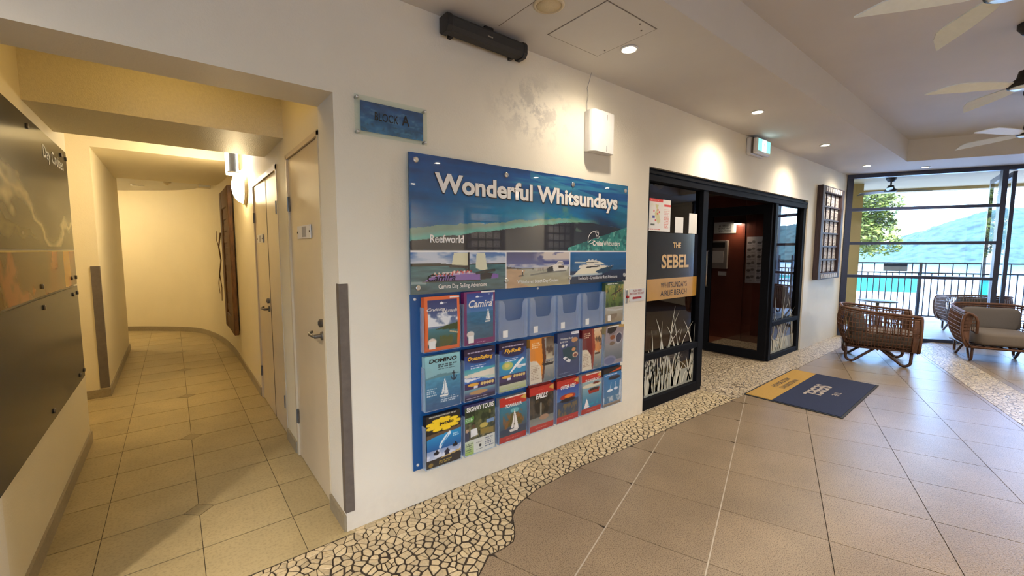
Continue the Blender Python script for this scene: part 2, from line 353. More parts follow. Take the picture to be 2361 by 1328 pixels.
# ------------------------------------------------------------------ helpers: printed art on a fine coloured sheet
def vnoise(X, Y, seed):
    r = np.random.default_rng(seed); G = r.random((64, 64)); xi = np.floor(X).astype(int); yi = np.floor(Y).astype(int)
    fx = X-xi; fy = Y-yi; fx = fx*fx*(3-2*fx); fy = fy*fy*(3-2*fy); g = lambda a, b: G[a % 64, b % 64]
    return (g(xi,yi)*(1-fx)+g(xi+1,yi)*fx)*(1-fy) + (g(xi,yi+1)*(1-fx)+g(xi+1,yi+1)*fx)*fy
def fbm(X, Y, seed, o=4):
    t = 0; a = .5; 
    for i in range(o): t = t + a*vnoise(X*2**i, Y*2**i, seed+i); a *= .5
    return t / (1-.5**o)
class Art:
    def __init__(s, W, H, col=(128,128,128)):
        s.W, s.H = W, H; u = np.linspace(0, 1, W); v = np.linspace(0, 1, H); s.X, s.Y = np.meshgrid(u, v)
        s.c = np.zeros((H, W, 3)); s.c[:] = col
    def put(s, m, col, a=1.0):
        m = np.clip(np.asarray(m, float), 0, 1)[..., None]*a; s.c = s.c*(1-m) + np.asarray(col, float)*m; return s
    def inb(s, b): return (s.X >= b[0]) & (s.X <= b[1]) & (s.Y >= b[2]) & (s.Y <= b[3])
    def rect(s, b, col, a=1): return s.put(s.inb(b), col, a)
    def grad(s, b, c0, c1, a=1):     # c0 at bottom, c1 at top of box
        t = np.clip((s.Y-b[2])/(b[3]-b[2]), 0, 1)[..., None]; m = s.inb(b)[..., None]*a
        s.c = s.c*(1-m) + (np.array(c0)*(1-t)+np.array(c1)*t)*m; return s
    def poly(s, pts, col, a=1):
        ins = np.zeros(s.X.shape, bool); n = len(pts)
        for i in range(n):
            x1, y1 = pts[i]; x2, y2 = pts[(i+1) % n]
            if y1 == y2: continue
            c = ((s.Y < y1) != (s.Y < y2)) & (s.X < (x2-x1)*(s.Y-y1)/(y2-y1)+x1); ins ^= c
        return s.put(ins, col, a)
    def ell(s, cx, cy, rx, ry, col, a=1, soft=.15):
        d = np.sqrt(((s.X-cx)/rx)**2+((s.Y-cy)/ry)**2); return s.put(np.clip((1-d)/soft+.5, 0, 1), col, a)
    def line(s, pts, w, col, a=1, asp=1.0):
        d = np.full(s.X.shape, 9.0)
        for (x1, y1), (x2, y2) in zip(pts[:-1], pts[1:]):
            dx, dy = x2-x1, (y2-y1)*asp; L = dx*dx+dy*dy+1e-12
            t = np.clip(((s.X-x1)*dx+(s.Y-y1)*asp*dy)/L, 0, 1); d = np.minimum(d, np.hypot(s.X-x1-t*dx, (s.Y-y1)*asp-t*dy))
        return s.put(np.clip((w-d)/(w*.5)+.5, 0, 1), col, a)
    def blot(s, b, sx, sy, thr, col, seed, a=1, k=6):
        return s.put(np.clip((fbm(s.X*sx, s.Y*sy, seed)-thr)*k, 0, 1)*s.inb(b), col, a)
    def grain(s, b, sx, sy, amp, seed):
        m = s.inb(b)[..., None]; s.c = s.c*(1+m*amp*(fbm(s.X*sx, s.Y*sy, seed)[..., None]-.5)*2); return s
    def dash(s, b, rows, col, seed, a=.85, fill=.5):
        r = random.Random(seed)
        for i in range(rows):
            y = b[3]-(b[3]-b[2])*(i+.5)/rows; x = b[0]; hh = (b[3]-b[2])/rows*fill/2; end = b[1]-(b[1]-b[0])*r.uniform(0, .3)
            while x < end:
                w = r.uniform(.05, .14)*(b[1]-b[0])*1.5; s.rect((x, min(x+w, end), y-hh, y+hh), col, a); x += w+.02
        return s
    def sheet(s, name, o, r, u, w, h, mat, parent=None, bend=None):
        o = np.array(o, float); r = np.array(Vector(r).normalized()); u = np.array(Vector(u).normalized()); nn = np.cross(r, u)
        W, H = s.W, s.H; B = bend(s.X, s.Y) if bend else np.zeros_like(s.X)
        P = o + (s.X*w)[..., None]*r + (s.Y*h)[..., None]*u + B[..., None]*nn
        me = bpy.data.meshes.new(name); nv = W*H; nf = (W-1)*(H-1)
        me.vertices.add(nv); me.vertices.foreach_set('co', P.reshape(-1).astype(np.float32))
        i = np.arange(nv).reshape(H, W); q = np.stack([i[:-1,:-1], i[:-1,1:], i[1:,1:], i[1:,:-1]], -1).reshape(-1)
        me.loops.add(nf*4); me.loops.foreach_set('vertex_index', q.astype(np.int32))
        me.polygons.add(nf); me.polygons.foreach_set('loop_start', np.arange(0, nf*4, 4, dtype=np.int32))
        me.update(calc_edges=True); me.polygons.foreach_set('use_smooth', [True]*nf)
        at = me.color_attributes.new('Col', 'FLOAT_COLOR', 'POINT')
        lin = np.ones((nv, 4), np.float32); lin[:, :3] = s2l(np.clip(s.c, 0, 255)/255).reshape(-1, 3); at.data.foreach_set('color', lin.ravel())
        return link(name, me, mat, parent)

# ================================================================== THE SETTING
YW = 2.224                      # lobby face of the main wall
XR, XL = 0.655, -0.575          # corridor walls
ZC = 2.82                       # lobby ceiling
TF = math.radians(25.548); FD = Vector((math.sin(TF), -math.cos(TF), 0)); FN = Vector((math.cos(TF), math.sin(TF), 0)); FP = Vector((9.27, YW, 0))
def fw_pt(s, n, z): return FP + FD*s + FN*n + Vector((0, 0, z))
TA = math.radians(19.294); CA, SA = math.cos(TA), math.sin(TA)
EX0, EX1, EZ = 3.33, 7.40, 2.245   # entry opening

# ---- main wall (lobby side), with the corridor opening and the entry opening
m = MB(); T = .276
m.box(-5.2, XL, YW, YW+T, 0, ZC+.3)
m.box(XL, XR, YW, YW+T, 2.27, ZC+.3)
m.box(XR, EX0, YW, YW+T, 0, ZC+.3)
m.box(EX0, EX1, YW, YW+T, EZ, ZC+.3)
m.box(EX1, 9.30, YW, YW+T, 0, ZC+.3)
struct('wall_main', m, 'wall', 'cream rendered lobby wall with corridor opening and glazed entry')
m = MB(); m.box(-2.0, 14, -4.35, -4.1, 0, 3.4); m.box(-5.2, -2.0, -4.35, -4.1, 2.5, 3.4)  # unseen opening at the left end, added to let daylight reach the main wall
struct('wall_opposite', m, 'wall', 'cream lobby wall opposite the poster')
m = MB(); m.box(-60, 60, -40, -4.2, -.5, -.03); struct('forecourt', m, 'deck', 'added paved forecourt behind the camera')
m = MB(); m.box(-5.45, -5.2, -4.35, YW+T, 0, 3.4)
struct('wall_rear', m, 'wall', 'cream lobby end wall')

# ---- lobby ceiling with a raised fan recess
RE = Vector((8.535, 1.35, 0)); RY0, RY1 = 1.35, -1.0
def far_x(y, off=0): # x on a line parallel to the glass wall
    return FP.x + (YW - y) * FD.x / -FD.y + off
def rec_x(y): return RE.x + (RY0 - y) * FD.x / -FD.y
m = MB(); ZR = 3.13
m.quad((-5.2, RY0, ZC), (rec_x(RY0), RY0, ZC), (far_x(RY0), RY0, ZC), (far_x(YW), YW+.01, ZC), (-5.2, YW+.01, ZC))
m.quad((rec_x(RY0), RY0, ZC), (rec_x(RY1), RY1, ZC), (far_x(RY1), RY1, ZC), (far_x(RY0), RY0, ZC))
m.quad((-5.2, -4.1, ZC), (far_x(-4.1), -4.1, ZC), (far_x(RY1), RY1, ZC), (-5.2, RY1, ZC))
m.quad((-5.2, RY1, ZR), (rec_x(RY1), RY1, ZR), (rec_x(RY0), RY0, ZR), (-5.2, RY0, ZR))
m.quad((-5.2, RY0, ZC), (rec_x(RY0), RY0, ZC), (rec_x(RY0), RY0, ZR), (-5.2, RY0, ZR))
m.quad((-5.2, RY1, ZC), (rec_x(RY1), RY1, ZC), (rec_x(RY1), RY1, ZR), (-5.2, RY1, ZR))
m.quad((rec_x(RY0), RY0, ZC), (rec_x(RY1), RY1, ZC), (rec_x(RY1), RY1, ZR), (rec_x(RY0), RY0, ZR))
struct('ceiling', m, 'ceiling', 'pale lobby ceiling with a raised recess for fans')
m = MB(); m.prism([(-5.4, -4.3), (far_x(-4.3, .3), -4.3), (far_x(YW+.3, .3), YW+.3), (-5.4, YW+.3)], 3.2, 3.4)
struct('roof_slab', m, 'ceiling', 'roof slab over the lobby')

# ---- corridor shell
m = MB(); m.box(XL-.3, XL, YW+T, 4.58, 0, 2.8)
struct('wall_corridor_left', m, 'cwall', 'cream corridor wall carrying the dark posters')
m = MB()
for y0, y1 in ((YW+T, 2.505), (3.345, 3.69), (4.93, 6.9)): m.box(XR, XR+.16, y0, y1, 0, 2.8)
m.box(XR, XR+.16, 2.505, 3.345, 2.15, 2.8); m.box(XR, XR+.16, 3.69, 4.93, 2.15, 2.8)
struct('wall_corridor_right', m, 'cwall', 'cream corridor wall with cupboard doors')
CURVE = [(XR, 6.9), (.645, 7.4), (.625, 7.8), (.595, 8.2), (.545, 8.6), (.475, 9.0), (.385, 9.35), (.27, 9.62), (.11, 9.85), (-.08, 10.05), (-.30, 10.24), (-.62, 10.48), (-1.3, 10.9), (-2.4, 11.3)]
CV2 = []
for i in range(len(CURVE)-1):     # smooth it
    p0 = CURVE[max(0, i-1)]; p1 = CURVE[i]; p2 = CURVE[i+1]; p3 = CURVE[min(len(CURVE)-1, i+2)]
    for k in range(4):
        t = k/4; CV2.append(tuple(.5*((2*p1[a])+(-p0[a]+p2[a])*t+(2*p0[a]-5*p1[a]+4*p2[a]-p3[a])*t*t+(-p0[a]+3*p1[a]-3*p2[a]+p3[a])*t**3) for a in (0, 1)))
CV2.append(CURVE[-1])
def strip(m, pts, z0, z1, off=0):
    P = []
    for i, (x, y) in enumerate(pts):
        a = pts[max(0, i-1)]; b = pts[min(len(pts)-1, i+1)]; t = Vector((b[0]-a[0], b[1]-a[1])).normalized()
        P.append((x - t.y*off, y + t.x*off))
    n = len(P); m.add([(x, y, z0) for x, y in P]+[(x, y, z1) for x, y in P], [(i, i+1, n+i+1, n+i) for i in range(n-1)]); return P
m = MB(); strip(m, CV2, 0, 2.8)
struct('wall_corridor_end', m, 'cwall', 'curved cream wall closing the corridor', smooth=True)
m = MB(); m.box(-1.9, -.575, 5.905, 8.55, 0, 2.8)
struct('wall_corridor_stub', m, 'cwall', 'cream wall stub with taupe corner guard')
m = MB(); m.box(-2.5, -1.9, 4.0, 11.5, 0, 2.8); m.box(-1.9, XL-.3, 4.28, 4.58, 0, 2.8)
struct('wall_side_recess', m, 'cwall', 'cream walls of the side recess')
m = MB(); m.box(-2.5, .9, YW+T, 5.905, 2.66, 2.8); m.box(-2.5, .9, 8.2, 11.5, 2.575, 2.8)
struct('corridor_ceiling', m, 'ceiling', 'pale corridor ceiling')
m = MB(); m.box(XL-.02, XR, 3.40, 4.18, 2.285, 2.7)
struct('trim_1', m, 'soffit', 'textured beam crossing the corridor ceiling')
m = MB(); m.box(-.575, XR, 5.905, 8.2, 2.51, 2.7)
struct('trim_2', m, 'cwall', 'dropped bulkhead over the corridor')

# ---- skirting
def skirt_run(name, pts, label, parent=None, h=.085, t=.013):
    m = MB(); n = len(pts); P = []
    for i, (x, y) in enumerate(pts):
        a = pts[max(0, i-1)]; b = pts[min(n-1, i+1)]; d = Vector((b[0]-a[0], b[1]-a[1])).normalized(); P.append((x - d.y*t, y + d.x*t))
    for i in range(n-1):
        a, b = pts[i], pts[i+1]; c, d = P[i+1], P[i]
        m.prism([a, b, c, d], 0.0, h)
    return struct(name, m, 'skirt', label)
skirt_run('baseboard_left', [(XL, 4.58), (XL, YW+.01)], 'tile skirting under the dark posters')
skirt_run('baseboard_end', [(XR, 4.955)] + CV2, 'curved tile skirting along the far corridor wall')
skirt_run('baseboard_pier', [(XR, 3.36), (XR, 3.675)], 'short tile skirting between the cupboard doors')
skirt_run('baseboard_corner', [(XR, YW+.004), (XR, 2.50)], 'short tile skirting at the corridor corner')
m = MB(); m.prism([(-1.9, 5.892), (-.562, 5.892), (-.562, 8.55), (-.575, 8.55), (-.575, 5.905), (-1.9, 5.905)], 0, .085)
struct('baseboard_stub', m, 'skirt', 'tile skirting around the wall stub')

# ---- lobby floor: slab, stone tiles, joint strips, mosaic
FB = [(-1.2, 1.75), (-.4, 1.35), (.2, 1.08), (.6, 1.12), (.85, 1.34), (1.03, 1.53), (1.141, 1.605), (1.228, 1.602), (1.303, 1.612), (1.355, 1.66), (1.431, 1.778), (1.498, 1.829), (1.576, 1.858), (1.729, 1.895), (2.18, 1.915), (2.65, 1.886), (3.2, 1.884), (3.92, 1.866), (4.6, 1.855), (6.08, 1.877), (8.16, 1.886), (10, 1.89)]
FBX = np.array([a for a, b in FB]); FBY = np.array([b for a, b in FB])
def fb(x): return float(np.interp(x, FBX, FBY))
m = MB(); m.prism([(-5.3, -4.2), (far_x(-4.2, .25), -4.2), (far_x(YW, .15), YW+T), (-5.3, YW+T)], -.12, -.004)
floor = struct('floor', m, 'grout', 'lobby floor of speckled square stone tiles and pebble mosaic')
TP, U0, V0 = .5105, 2.131, .215
def uv2xy(u, v): return (CA*u - SA*v, SA*u + CA*v)
full_tile = None; cnt = 0
BAND = (-2.262, -1.868)
def add_tile(poly):
    m = MB(); m.prism(poly, -.004, 0.0); m.build('tile', 'tile', floor)
for iu in range(-8, 22):
    for iv in range(-9, 8):
        u0, u1 = U0+iu*TP+.002, U0+(iu+1)*TP-.002; v0, v1 = V0+iv*TP+.002, V0+(iv+1)*TP-.002
        cx, cy = uv2xy((u0+u1)/2, (v0+v1)/2)
        if cx < -1.1 or cy < -2.9 or cx > far_x(cy) + .05: continue
        segs = [(v0, v1)]
        if v0 < BAND[1] and v1 > BAND[0]:
            segs = [(a, b) for a, b in ((v0, BAND[0]-.004), (BAND[1]+.004, v1)) if b - a > .03]
        for va, vb in segs:
            c = [uv2xy(u0, va), uv2xy(u1, va), uv2xy(u1, vb), uv2xy(u0, vb)]
            if all(y < fb(x)-.003 for x, y in c) and not any(c[0][0]-.1 < x < c[1][0]+.1 and y-.06 < max(p[1] for p in c) for x, y in FB):
                add_tile(c); continue
            xs = sorted(set(np.linspace(min(p[0] for p in c), max(p[0] for p in c), 41)) | {p[0] for p in c})
            lo, hi = [], []
            for x in xs:
                ys = []
                for i in range(4):
                    (xa, ya), (xb, yb) = c[i], c[(i+1) % 4]
                    if min(xa, xb)-1e-9 <= x <= max(xa, xb)+1e-9 and abs(xa-xb) > 1e-9: ys.append(ya+(yb-ya)*(x-xa)/(xb-xa))
                if not ys: continue
                l, h = min(ys), min(max(ys), fb(x)-.003)
                if h - l > .004: lo.append((float(x), l)); hi.append((float(x), h))
            if len(lo) > 2: add_tile(lo + hi[::-1])
# pale joint strips
for vv, ua, ub in ((V0+TP, .9, 3.55), (V0, 1.0, 4.95)):
    m = MB(); p = [uv2xy(ua, vv-.003), uv2xy(ub, vv-.003), uv2xy(ub, vv+.003), uv2xy(ua, vv+.003)]; m.prism(p, -.004, .0012)
    m.build('joint_strip', 'joint', floor)

# mosaic bed: plain grout near, fine mosaic farther away and inside the entry
m = MB()
XS = np.linspace(4.4, 9.26, 40); top = [(float(x), YW) for x in XS]; bot = [(float(x), fb(x)+.002) for x in XS]
m.prism(bot + top[::-1], -.004, .0)
m.prism([(EX0+.02, YW), (EX1-.02, YW), (EX1-.02, 3.35), (EX0+.02, 3.35)], -.004, .0)
b0 = [uv2xy(4.0, BAND[0]), uv2xy(9.62, BAND[0]), uv2xy(9.05, BAND[1]), uv2xy(4.0, BAND[1])]
m.prism(b0, -.004, .001)
m.build('mosaic_bed', 'mosaic', floor)
# individual stones
SP = .043; sites = []
for j, yy in enumerate(np.arange(1.0, 2.30, SP*.88)):
    for xx in np.arange(-.15, 4.46, SP):
        sites.append((xx + (j % 2)*SP/2 + random.uniform(-.62, .62)*SP, yy + random.uniform(-.55, .55)*SP))
S = np.array(sites); keep = []
def clip(poly, mx, my, nx, ny):
    out = []
    for i in range(len(poly)):
        a = poly[i]; b = poly[(i+1) % len(poly)]; da = (a[0]-mx)*nx+(a[1]-my)*ny; db = (b[0]-mx)*nx+(b[1]-my)*ny
        if da <= 0: out.append(a)
        if (da < 0 < db) or (db < 0 < da): t = da/(da-db); out.append((a[0]+(b[0]-a[0])*t, a[1]+(b[1]-a[1])*t))
    return out
stones = []
for i, (x, y) in enumerate(sites):
    if x < -.1 or x > 4.42 or y < fb(x)-.02 or y > YW+.03: continue
    d = np.hypot(S[:,0]-x, S[:,1]-y); nb = np.argsort(d)[1:13]
    P = [(x-.06, y-.06), (x+.06, y-.06), (x+.06, y+.06), (x-.06, y+.06)]
    for k in nb:
        ox, oy = S[k]; P = clip(P, (x+ox)/2, (y+oy)/2, ox-x, oy-y)
        if len(P) < 3: break
    if len(P) < 3: continue
    P = clip(P, 0, YW-.001 if x > XR else YW-.034, 0, 1)
    if len(P) < 3: continue
    sl = (fb(x+.02)-fb(x-.02))/.04; P = clip(P, x, fb(x)+.004, sl, -1)
    if len(P) < 3: continue
    ax = sum(p[0] for p in P)/len(P); ay = sum(p[1] for p in P)/len(P)
    rr = sum(math.hypot(p[0]-ax, p[1]-ay) for p in P)/len(P)
    if rr < .009: continue
    far_ = min(1, max(0, (YW-ay)/.30)); k = max(.45, 1-(random.uniform(.0025, .0045)+.0030*far_*random.uniform(.6, 1.3))/rr)
    P = [(ax+(px-ax)*k, ay+(py-ay)*k) for px, py in P]
    stones.append((math.hypot(ax, ay)-2.5*rr, P, ax, ay))
stones.sort(key=lambda t: t[0])
def stone_geo(P, ax, ay):
    n = len(P); zt = random.uniform(-.0005, .0022)
    v = [(x, y, -.006) for x, y in P] + [(x, y, zt-.0018) for x, y in P] + [(ax+(x-ax)*.88, ay+(y-ay)*.88, zt) for x, y in P]
    f = [tuple(range(2*n, 3*n))] + [(i, (i+1) % n, n+(i+1) % n, n+i) for i in range(n)] + [(n+i, n+(i+1) % n, 2*n+(i+1) % n, 2*n+i) for i in range(n)]
    t = random.random(); c = np.array([.30, .22, .13])*(1-t) + np.array([.66, .545, .36])*t
    if t < .6: c = np.array([.56, .455, .295])*random.uniform(.8, 1.15)
    return v, f, tuple(np.clip(c, 0, 1))
def stone_mesh(name, geos):
    V_, F_, C_ = [], [], []
    for v, f, c in geos:
        o = len(V_); V_ += v; F_ += [tuple(i+o for i in q) for q in f]; C_ += [(*c, 1)]*len(v)
    me = bpy.data.meshes.new(name); me.from_pydata(V_, [], F_)
    at = me.color_attributes.new('Col', 'FLOAT_COLOR', 'POINT'); at.data.foreach_set('color', np.array(C_, np.float32).ravel()); return me
view = [t for t in stones if not (t[2] < .18)]
for d_, P, ax, ay in view[:300]: link('pebble', stone_mesh('pebble', [stone_geo(P, ax, ay)]), 'stone', floor)
rest = view[300:] + [t for t in stones if t[2] < .18]
o = link('pebble_mosaic', stone_mesh('pebble_mosaic', [stone_geo(P, ax, ay) for d_, P, ax, ay in rest]), 'stone', floor); o['kind'] = 'stuff'

# ---- corridor floor
m = MB(); m.box(-2.5, .9, YW+T, 11.5, -.12, -.003); m.box(XL, XR, YW-.03, YW+T, -.1195, -.003)
cfl = struct('corridor_floor', m, 'grout', 'corridor floor of beige square tiles with small diamond insets')
CP = .4105; CX0, CY0 = .045, 2.96; HD = .07; cache = {}
def ctile(poly, z=0.0, mat='ctile'):
    m = MB(); m.prism(poly, -.003, z); return m.build('tile', mat, cfl)
for ix in range(-5, 3):
    for iy in range(-2, 21):
        x0, x1 = CX0+ix*CP+.0015, CX0+(ix+1)*CP-.0015; y0, y1 = CY0+iy*CP+.0035, CY0+(iy+1)*CP-.0035
        y0 = max(y0, YW-.028)
        if y1 - y0 < .03: continue
        if y0 < 4.6: x0 = max(x0, XL)
        if x1 - x0 < .02 or (x0+x1)/2 < XL and y1 < 4.6: continue
        if x1 > XR: x1 = XR + .001
        P = [(x0, y0), (x1, y0), (x1, y1), (x0, y1)]
        for k in range(0, 7):
            dy = CY0 + 3*CP*k
            for cxn, sx in ((CX0, 1),):
                h = HD + .002
                if abs(x0-(CX0+.0015)) < 1e-6 and abs(y0-(dy+.0035)) < 1e-6: P = [(CX0+h, y0), (x1, y0), (x1, y1), (x0, y1), (x0, dy+h)]
                elif abs(x1-(CX0-.0015)) < 1e-6 and abs(y0-(dy+.0035)) < 1e-6: P = [(x0, y0), (CX0-h, y0), (x1, dy+h), (x1, y1), (x0, y1)]
                elif abs(x0-(CX0+.0015)) < 1e-6 and abs(y1-(dy-.0035)) < 1e-6: P = [(x0, y0), (x1, y0), (x1, y1), (CX0+h, y1), (x0, dy-h)]
                elif abs(x1-(CX0-.0015)) < 1e-6 and abs(y1-(dy-.0035)) < 1e-6: P = [(x0, y0), (x1, y0), (x1, dy-h), (CX0-h, y1), (x0, y1)]
        ctile(P)
for k in range(6):
    y = CY0+3*CP*k; o = ctile([(CX0-HD+.002, y), (CX0, y-HD+.002), (CX0+HD-.002, y), (CX0, y+HD-.002)], mat='ctile_dark'); o.name = 'diamond_tile'

# ---- corner guards
m = MB(); m.box(XR-.004, XR+.042, YW-.003, YW, .105, 1.33); m.box(XR-.004, XR, YW, YW+.04, .105, 1.33)
tag(m.build('corner_guard', 'guard'), 'taupe metal corner guard at the corridor mouth beside the blue rack', 'corner guard')
m = MB(); m.box(-.640, -.571, 5.898, 5.905, .096, 1.338); m.box(-.575, -.571, 5.905, 5.945, .096, 1.338)
tag(m.build('corner_guard', 'guard'), 'taupe metal corner guard on the wall stub inside the corridor', 'corner guard')

# ================================================================== LIGHTS OF THE PLACE
def spot(name, loc, w, col, ang, blend, parent=None, aim=(0, 0, -1), r=.04):
    d = bpy.data.lights.new(name, 'SPOT'); d.energy = w; d.color = col; d.spot_size = math.radians(ang); d.spot_blend = blend; d.shadow_soft_size = r
    o = bpy.data.objects.new(name, d); COL.objects.link(o); o.location = loc; o.rotation_euler = Vector(aim).to_track_quat('-Z', 'Y').to_euler()
    MATS[o.name] = Matrix.Translation(Vector(loc))
    if parent: attach(o, parent)
    return o
def downlight(x, y, z, label, w=DOWN_W*.72, col=DOWN_C, group='recessed lobby downlights'):
    t = thing('downlight', label, 'downlight', (x, y, z), group=group)
    m = MB(); m.lathe([(.058, -.001), (.058, -.007), (.046, -.009), (.044, -.001)], (x, y, z), n=24); m.build('trim_ring', 'white', t, smooth=True)
    m = MB(); m.lathe([(.044, -.002), (.042, -.004), (.0, -.004)], (x, y, z), n=24); m.build('lens', 'downlight', t)
    spot('downlight_beam', (x, y, z-.015), w, col, 150, 1.0, t)
downlight(2.411, 1.79, ZC, 'bright recessed downlight beside the ceiling access panel', w=DOWN_W*.45)
downlight(4.417, 1.79, ZC, 'recessed downlight above the open entry doors')
downlight(6.42, 1.79, ZC, 'recessed downlight between the exit sign and the carved lattice')
downlight(8.46, 1.80, ZC, 'recessed downlight in the corner above the glass wall')
downlight(9.29, 1.25, ZC, 'recessed downlight in the strip along the glass wall')
for i, (x, y) in enumerate([(1.2, -1.42), (3.2, -1.42), (5.2, -1.42), (7.2, -1.42), (-1.0, -1.42), (-3, 1.0), (3.8, -3.5), (5.8, -3.5), (7.8, -3.5), (1.8, -3.5), (-1.3, 1.4)]):  # rows mirrored in the poster, plus unseen ones added to light the lobby
    downlight(x, y, ZC, 'recessed downlight behind the camera, among the mirrored and added ones', w=DOWN_W*2.1, group='recessed downlights mirrored in the poster')

# corridor: round opal wall lamp, cool-lit blade sign, detectors
LY, LZ, LR = 5.40, 2.175, .175
t = thing('wall_lamp', 'round glowing opal wall lamp above the corridor doors', 'wall lamp', (XR, LY, LZ-LR))
m = MB(); m.lathe([(LR+.012, 0), (LR+.012, -.028), (LR-.004, -.034), (LR-.004, 0)], (XR, LY, LZ), (1, 0, 0), 40); m.build('rim', 'cream_plastic', t, smooth=True)
m = MB(); m.lathe([((LR-.006)*math.cos(a), -.03-.095*math.sin(a)) for a in np.linspace(0, PI/2-.02, 12)], (XR, LY, LZ), (1, 0, 0), 40); m.build('dome', 'lamp_dome', t, smooth=True)
t = thing('blade_light', 'cool white blade light hanging from the corridor ceiling beside the round lamp', 'light', (.53, 5.25, 2.29))
m = MB(); m.box(.480, .492, 5.15, 5.35, 2.29, 2.66); m.build('side_panel', 'tube_glow', t)
m = MB(); m.box(.560, .572, 5.15, 5.35, 2.29, 2.66); m.build('side_panel', 'tube_glow', t)
m = MB(); m.box(.480, .572, 5.14, 5.36, 2.278, 2.29); m.build('bottom_cap', 'white', t)
m = MB(); m.box(.492, .560, 5.17, 5.33, 2.295, 2.66); m.build('core', 'dark_metal', t)
m = MB(); m.lathe([(.055, 0), (.055, -.018), (.040, -.030), (.020, -.045), (.012, -.055), (.0, -.056)], (0, 8.72, 2.575), n=20)
tag(m.build('smoke_detector', 'cream_plastic', smooth=True), 'cream smoke detector on the corridor ceiling', 'smoke detector')
m = MB(); m.lathe([(.05, 0), (.05, -.012), (.02, -.022), (.0, -.022)], (-.426, 9.5, 2.575), n=18); m.box(-.37, -.30, 9.47, 9.53, 2.56, 2.575)
tag(m.build('ceiling_sensor', 'white', smooth=False), 'flat white sensor on the far corridor ceiling', 'sensor')
t = thing('sounder_box', 'small beige sounder box where the corridor ceiling meets the curved wall', 'alarm box', (.45, 8.45, 2.49))
m = MB(); m.box(.375, .545, 8.40, 8.50, 2.485, 2.575); m.build('housing', 'cream_plastic', t, bevel=.006)
m = MB(); m.box(.385, .535, 8.394, 8.40, 2.496, 2.562); m.build('cover', 'white', t)
# light in the side corridor that brightens the far end
t = thing('side_corridor_lamp', 'ceiling lamp around the far corner of the corridor', 'ceiling lamp', (-1.45, 9.6, 2.575))
m = MB(); m.lathe([(.14, 0), (.14, -.03), (.10, -.06), (0, -.065)], (-1.45, 9.6, 2.575), n=24); m.build('diffuser', emit('side_lamp_diffuser', (1, .82, .52), 30), t, smooth=True)
t = thing('side_recess_lamp', 'ceiling lamp in the side recess of the corridor', 'ceiling lamp', (-1.4, 5.2, 2.66))
m = MB(); m.lathe([(.12, 0), (.12, -.03), (.08, -.05), (0, -.055)], (-1.4, 5.2, 2.66), n=24); m.build('diffuser', emit('recess_lamp_diffuser', (1, .74, .37), 12), t, smooth=True)

t = thing('bay_lamp', 'ceiling lamp in the bay just inside the corridor mouth', 'ceiling lamp', (.05, 2.85, 2.60))
m = MB(); m.lathe([(.13, 0), (.13, -.03), (.09, -.05), (0, -.055)], (.05, 2.85, 2.66), n=24); m.build('diffuser', emit('bay_lamp_diffuser', (1, .66, .20), 3.2), t, smooth=True)
# ================================================================== CORRIDOR DOORS (in the wall x = XR, seen from -x)
def lever(parent, y, z, d, mat='dark_metal'):      # lever pointing along d (+1 = into the corridor)
    m = MB(); m.lathe([(.026, 0), (.026, -.010), (.022, -.012), (.012, -.014), (.012, -.048), (0, -.05)], (XR+.006, y, z), (1, 0, 0), 16)
    m.tube([(XR-.040, y, z), (XR-.045, y+.03*d, z), (XR-.046, y+.085*d, z), (XR-.040, y+.115*d, z+.002), (XR-.020, y+.135*d, z+.006)], .0085, 8)
    h = m.build('handle', mat, parent, smooth=True)
    return h
def lock(parent, y, z):
    m = MB(); m.lathe([(.024, 0), (.024, -.016), (.015, -.022), (0, -.022)], (XR+.006, y, z), (1, 0, 0), 16); m.box(XR-.019, XR-.0165, y-.003, y+.003, z-.01, z+.01)
    m.build('lock', 'dark_metal', parent, smooth=False)
def hinge(parent, y, z):
    m = MB(); m.box(XR-.004, XR+.004, y-.016, y+.016, z-.05, z+.05)
    m.tube([(XR-.006, y, z-.05), (XR-.006, y, z+.05)], .006, 8); m.build('hinge', 'dark_metal', parent)
def plate(parent, y0, y1, z0, z1):
    m = MB(); m.box(XR-.004, XR+.002, y0, y1, z0, z1); p = m.build('name_plate', 'white', parent)
    m = MB(); m.box(XR-.0045, XR-.0035, y0+(y1-y0)*.30, y1-(y1-y0)*.02 if False else y0+(y1-y0)*.62, z0+.008, z1-.008)
    m.build('plate_panel', 'paper_grey', p)
    for yy in (y0+.012, y1-.012):
        m = MB(); m.lathe([(.006, 0), (.006, -.004), (0, -.005)], (XR-.004, yy, (z0+z1)/2), (1, 0, 0), 8); m.build('screw', 'dark_metal', p)
t = thing('door_1', 'cream cupboard door with lever handle at the corridor mouth', None, (XR, 2.92, 0), kind='structure')
m = MB(); m.box(XR+.006, XR+.044, 2.535, 3.312, .006, 2.122); m.build('leaf', 'door', t)
m = MB(); m.box(XR-.006, XR+.05, 2.505, 2.532, 0, 2.15); m.box(XR-.006, XR+.05, 3.315, 3.345, 0, 2.15); m.box(XR-.006, XR+.05, 2.505, 3.345, 2.126, 2.155); m.build('frame', 'door', t)
hinge(t, 3.305, 1.82); hinge(t, 3.305, .30)
lever(t, 2.585, 1.005, 1); lock(t, 2.585, 1.08)
plate(t, 2.74, 3.07, 1.575, 1.655)
t = thing('door_2', 'cream double cupboard doors farther along the corridor', None, (XR, 4.31, 0), kind='structure')
m = MB(); m.box(XR+.006, XR+.044, 3.725, 4.228, .006, 2.112); m.build('leaf', 'door', t)
m = MB(); m.box(XR+.006, XR+.044, 4.240, 4.890, .006, 2.112); m.build('leaf', 'door', t)
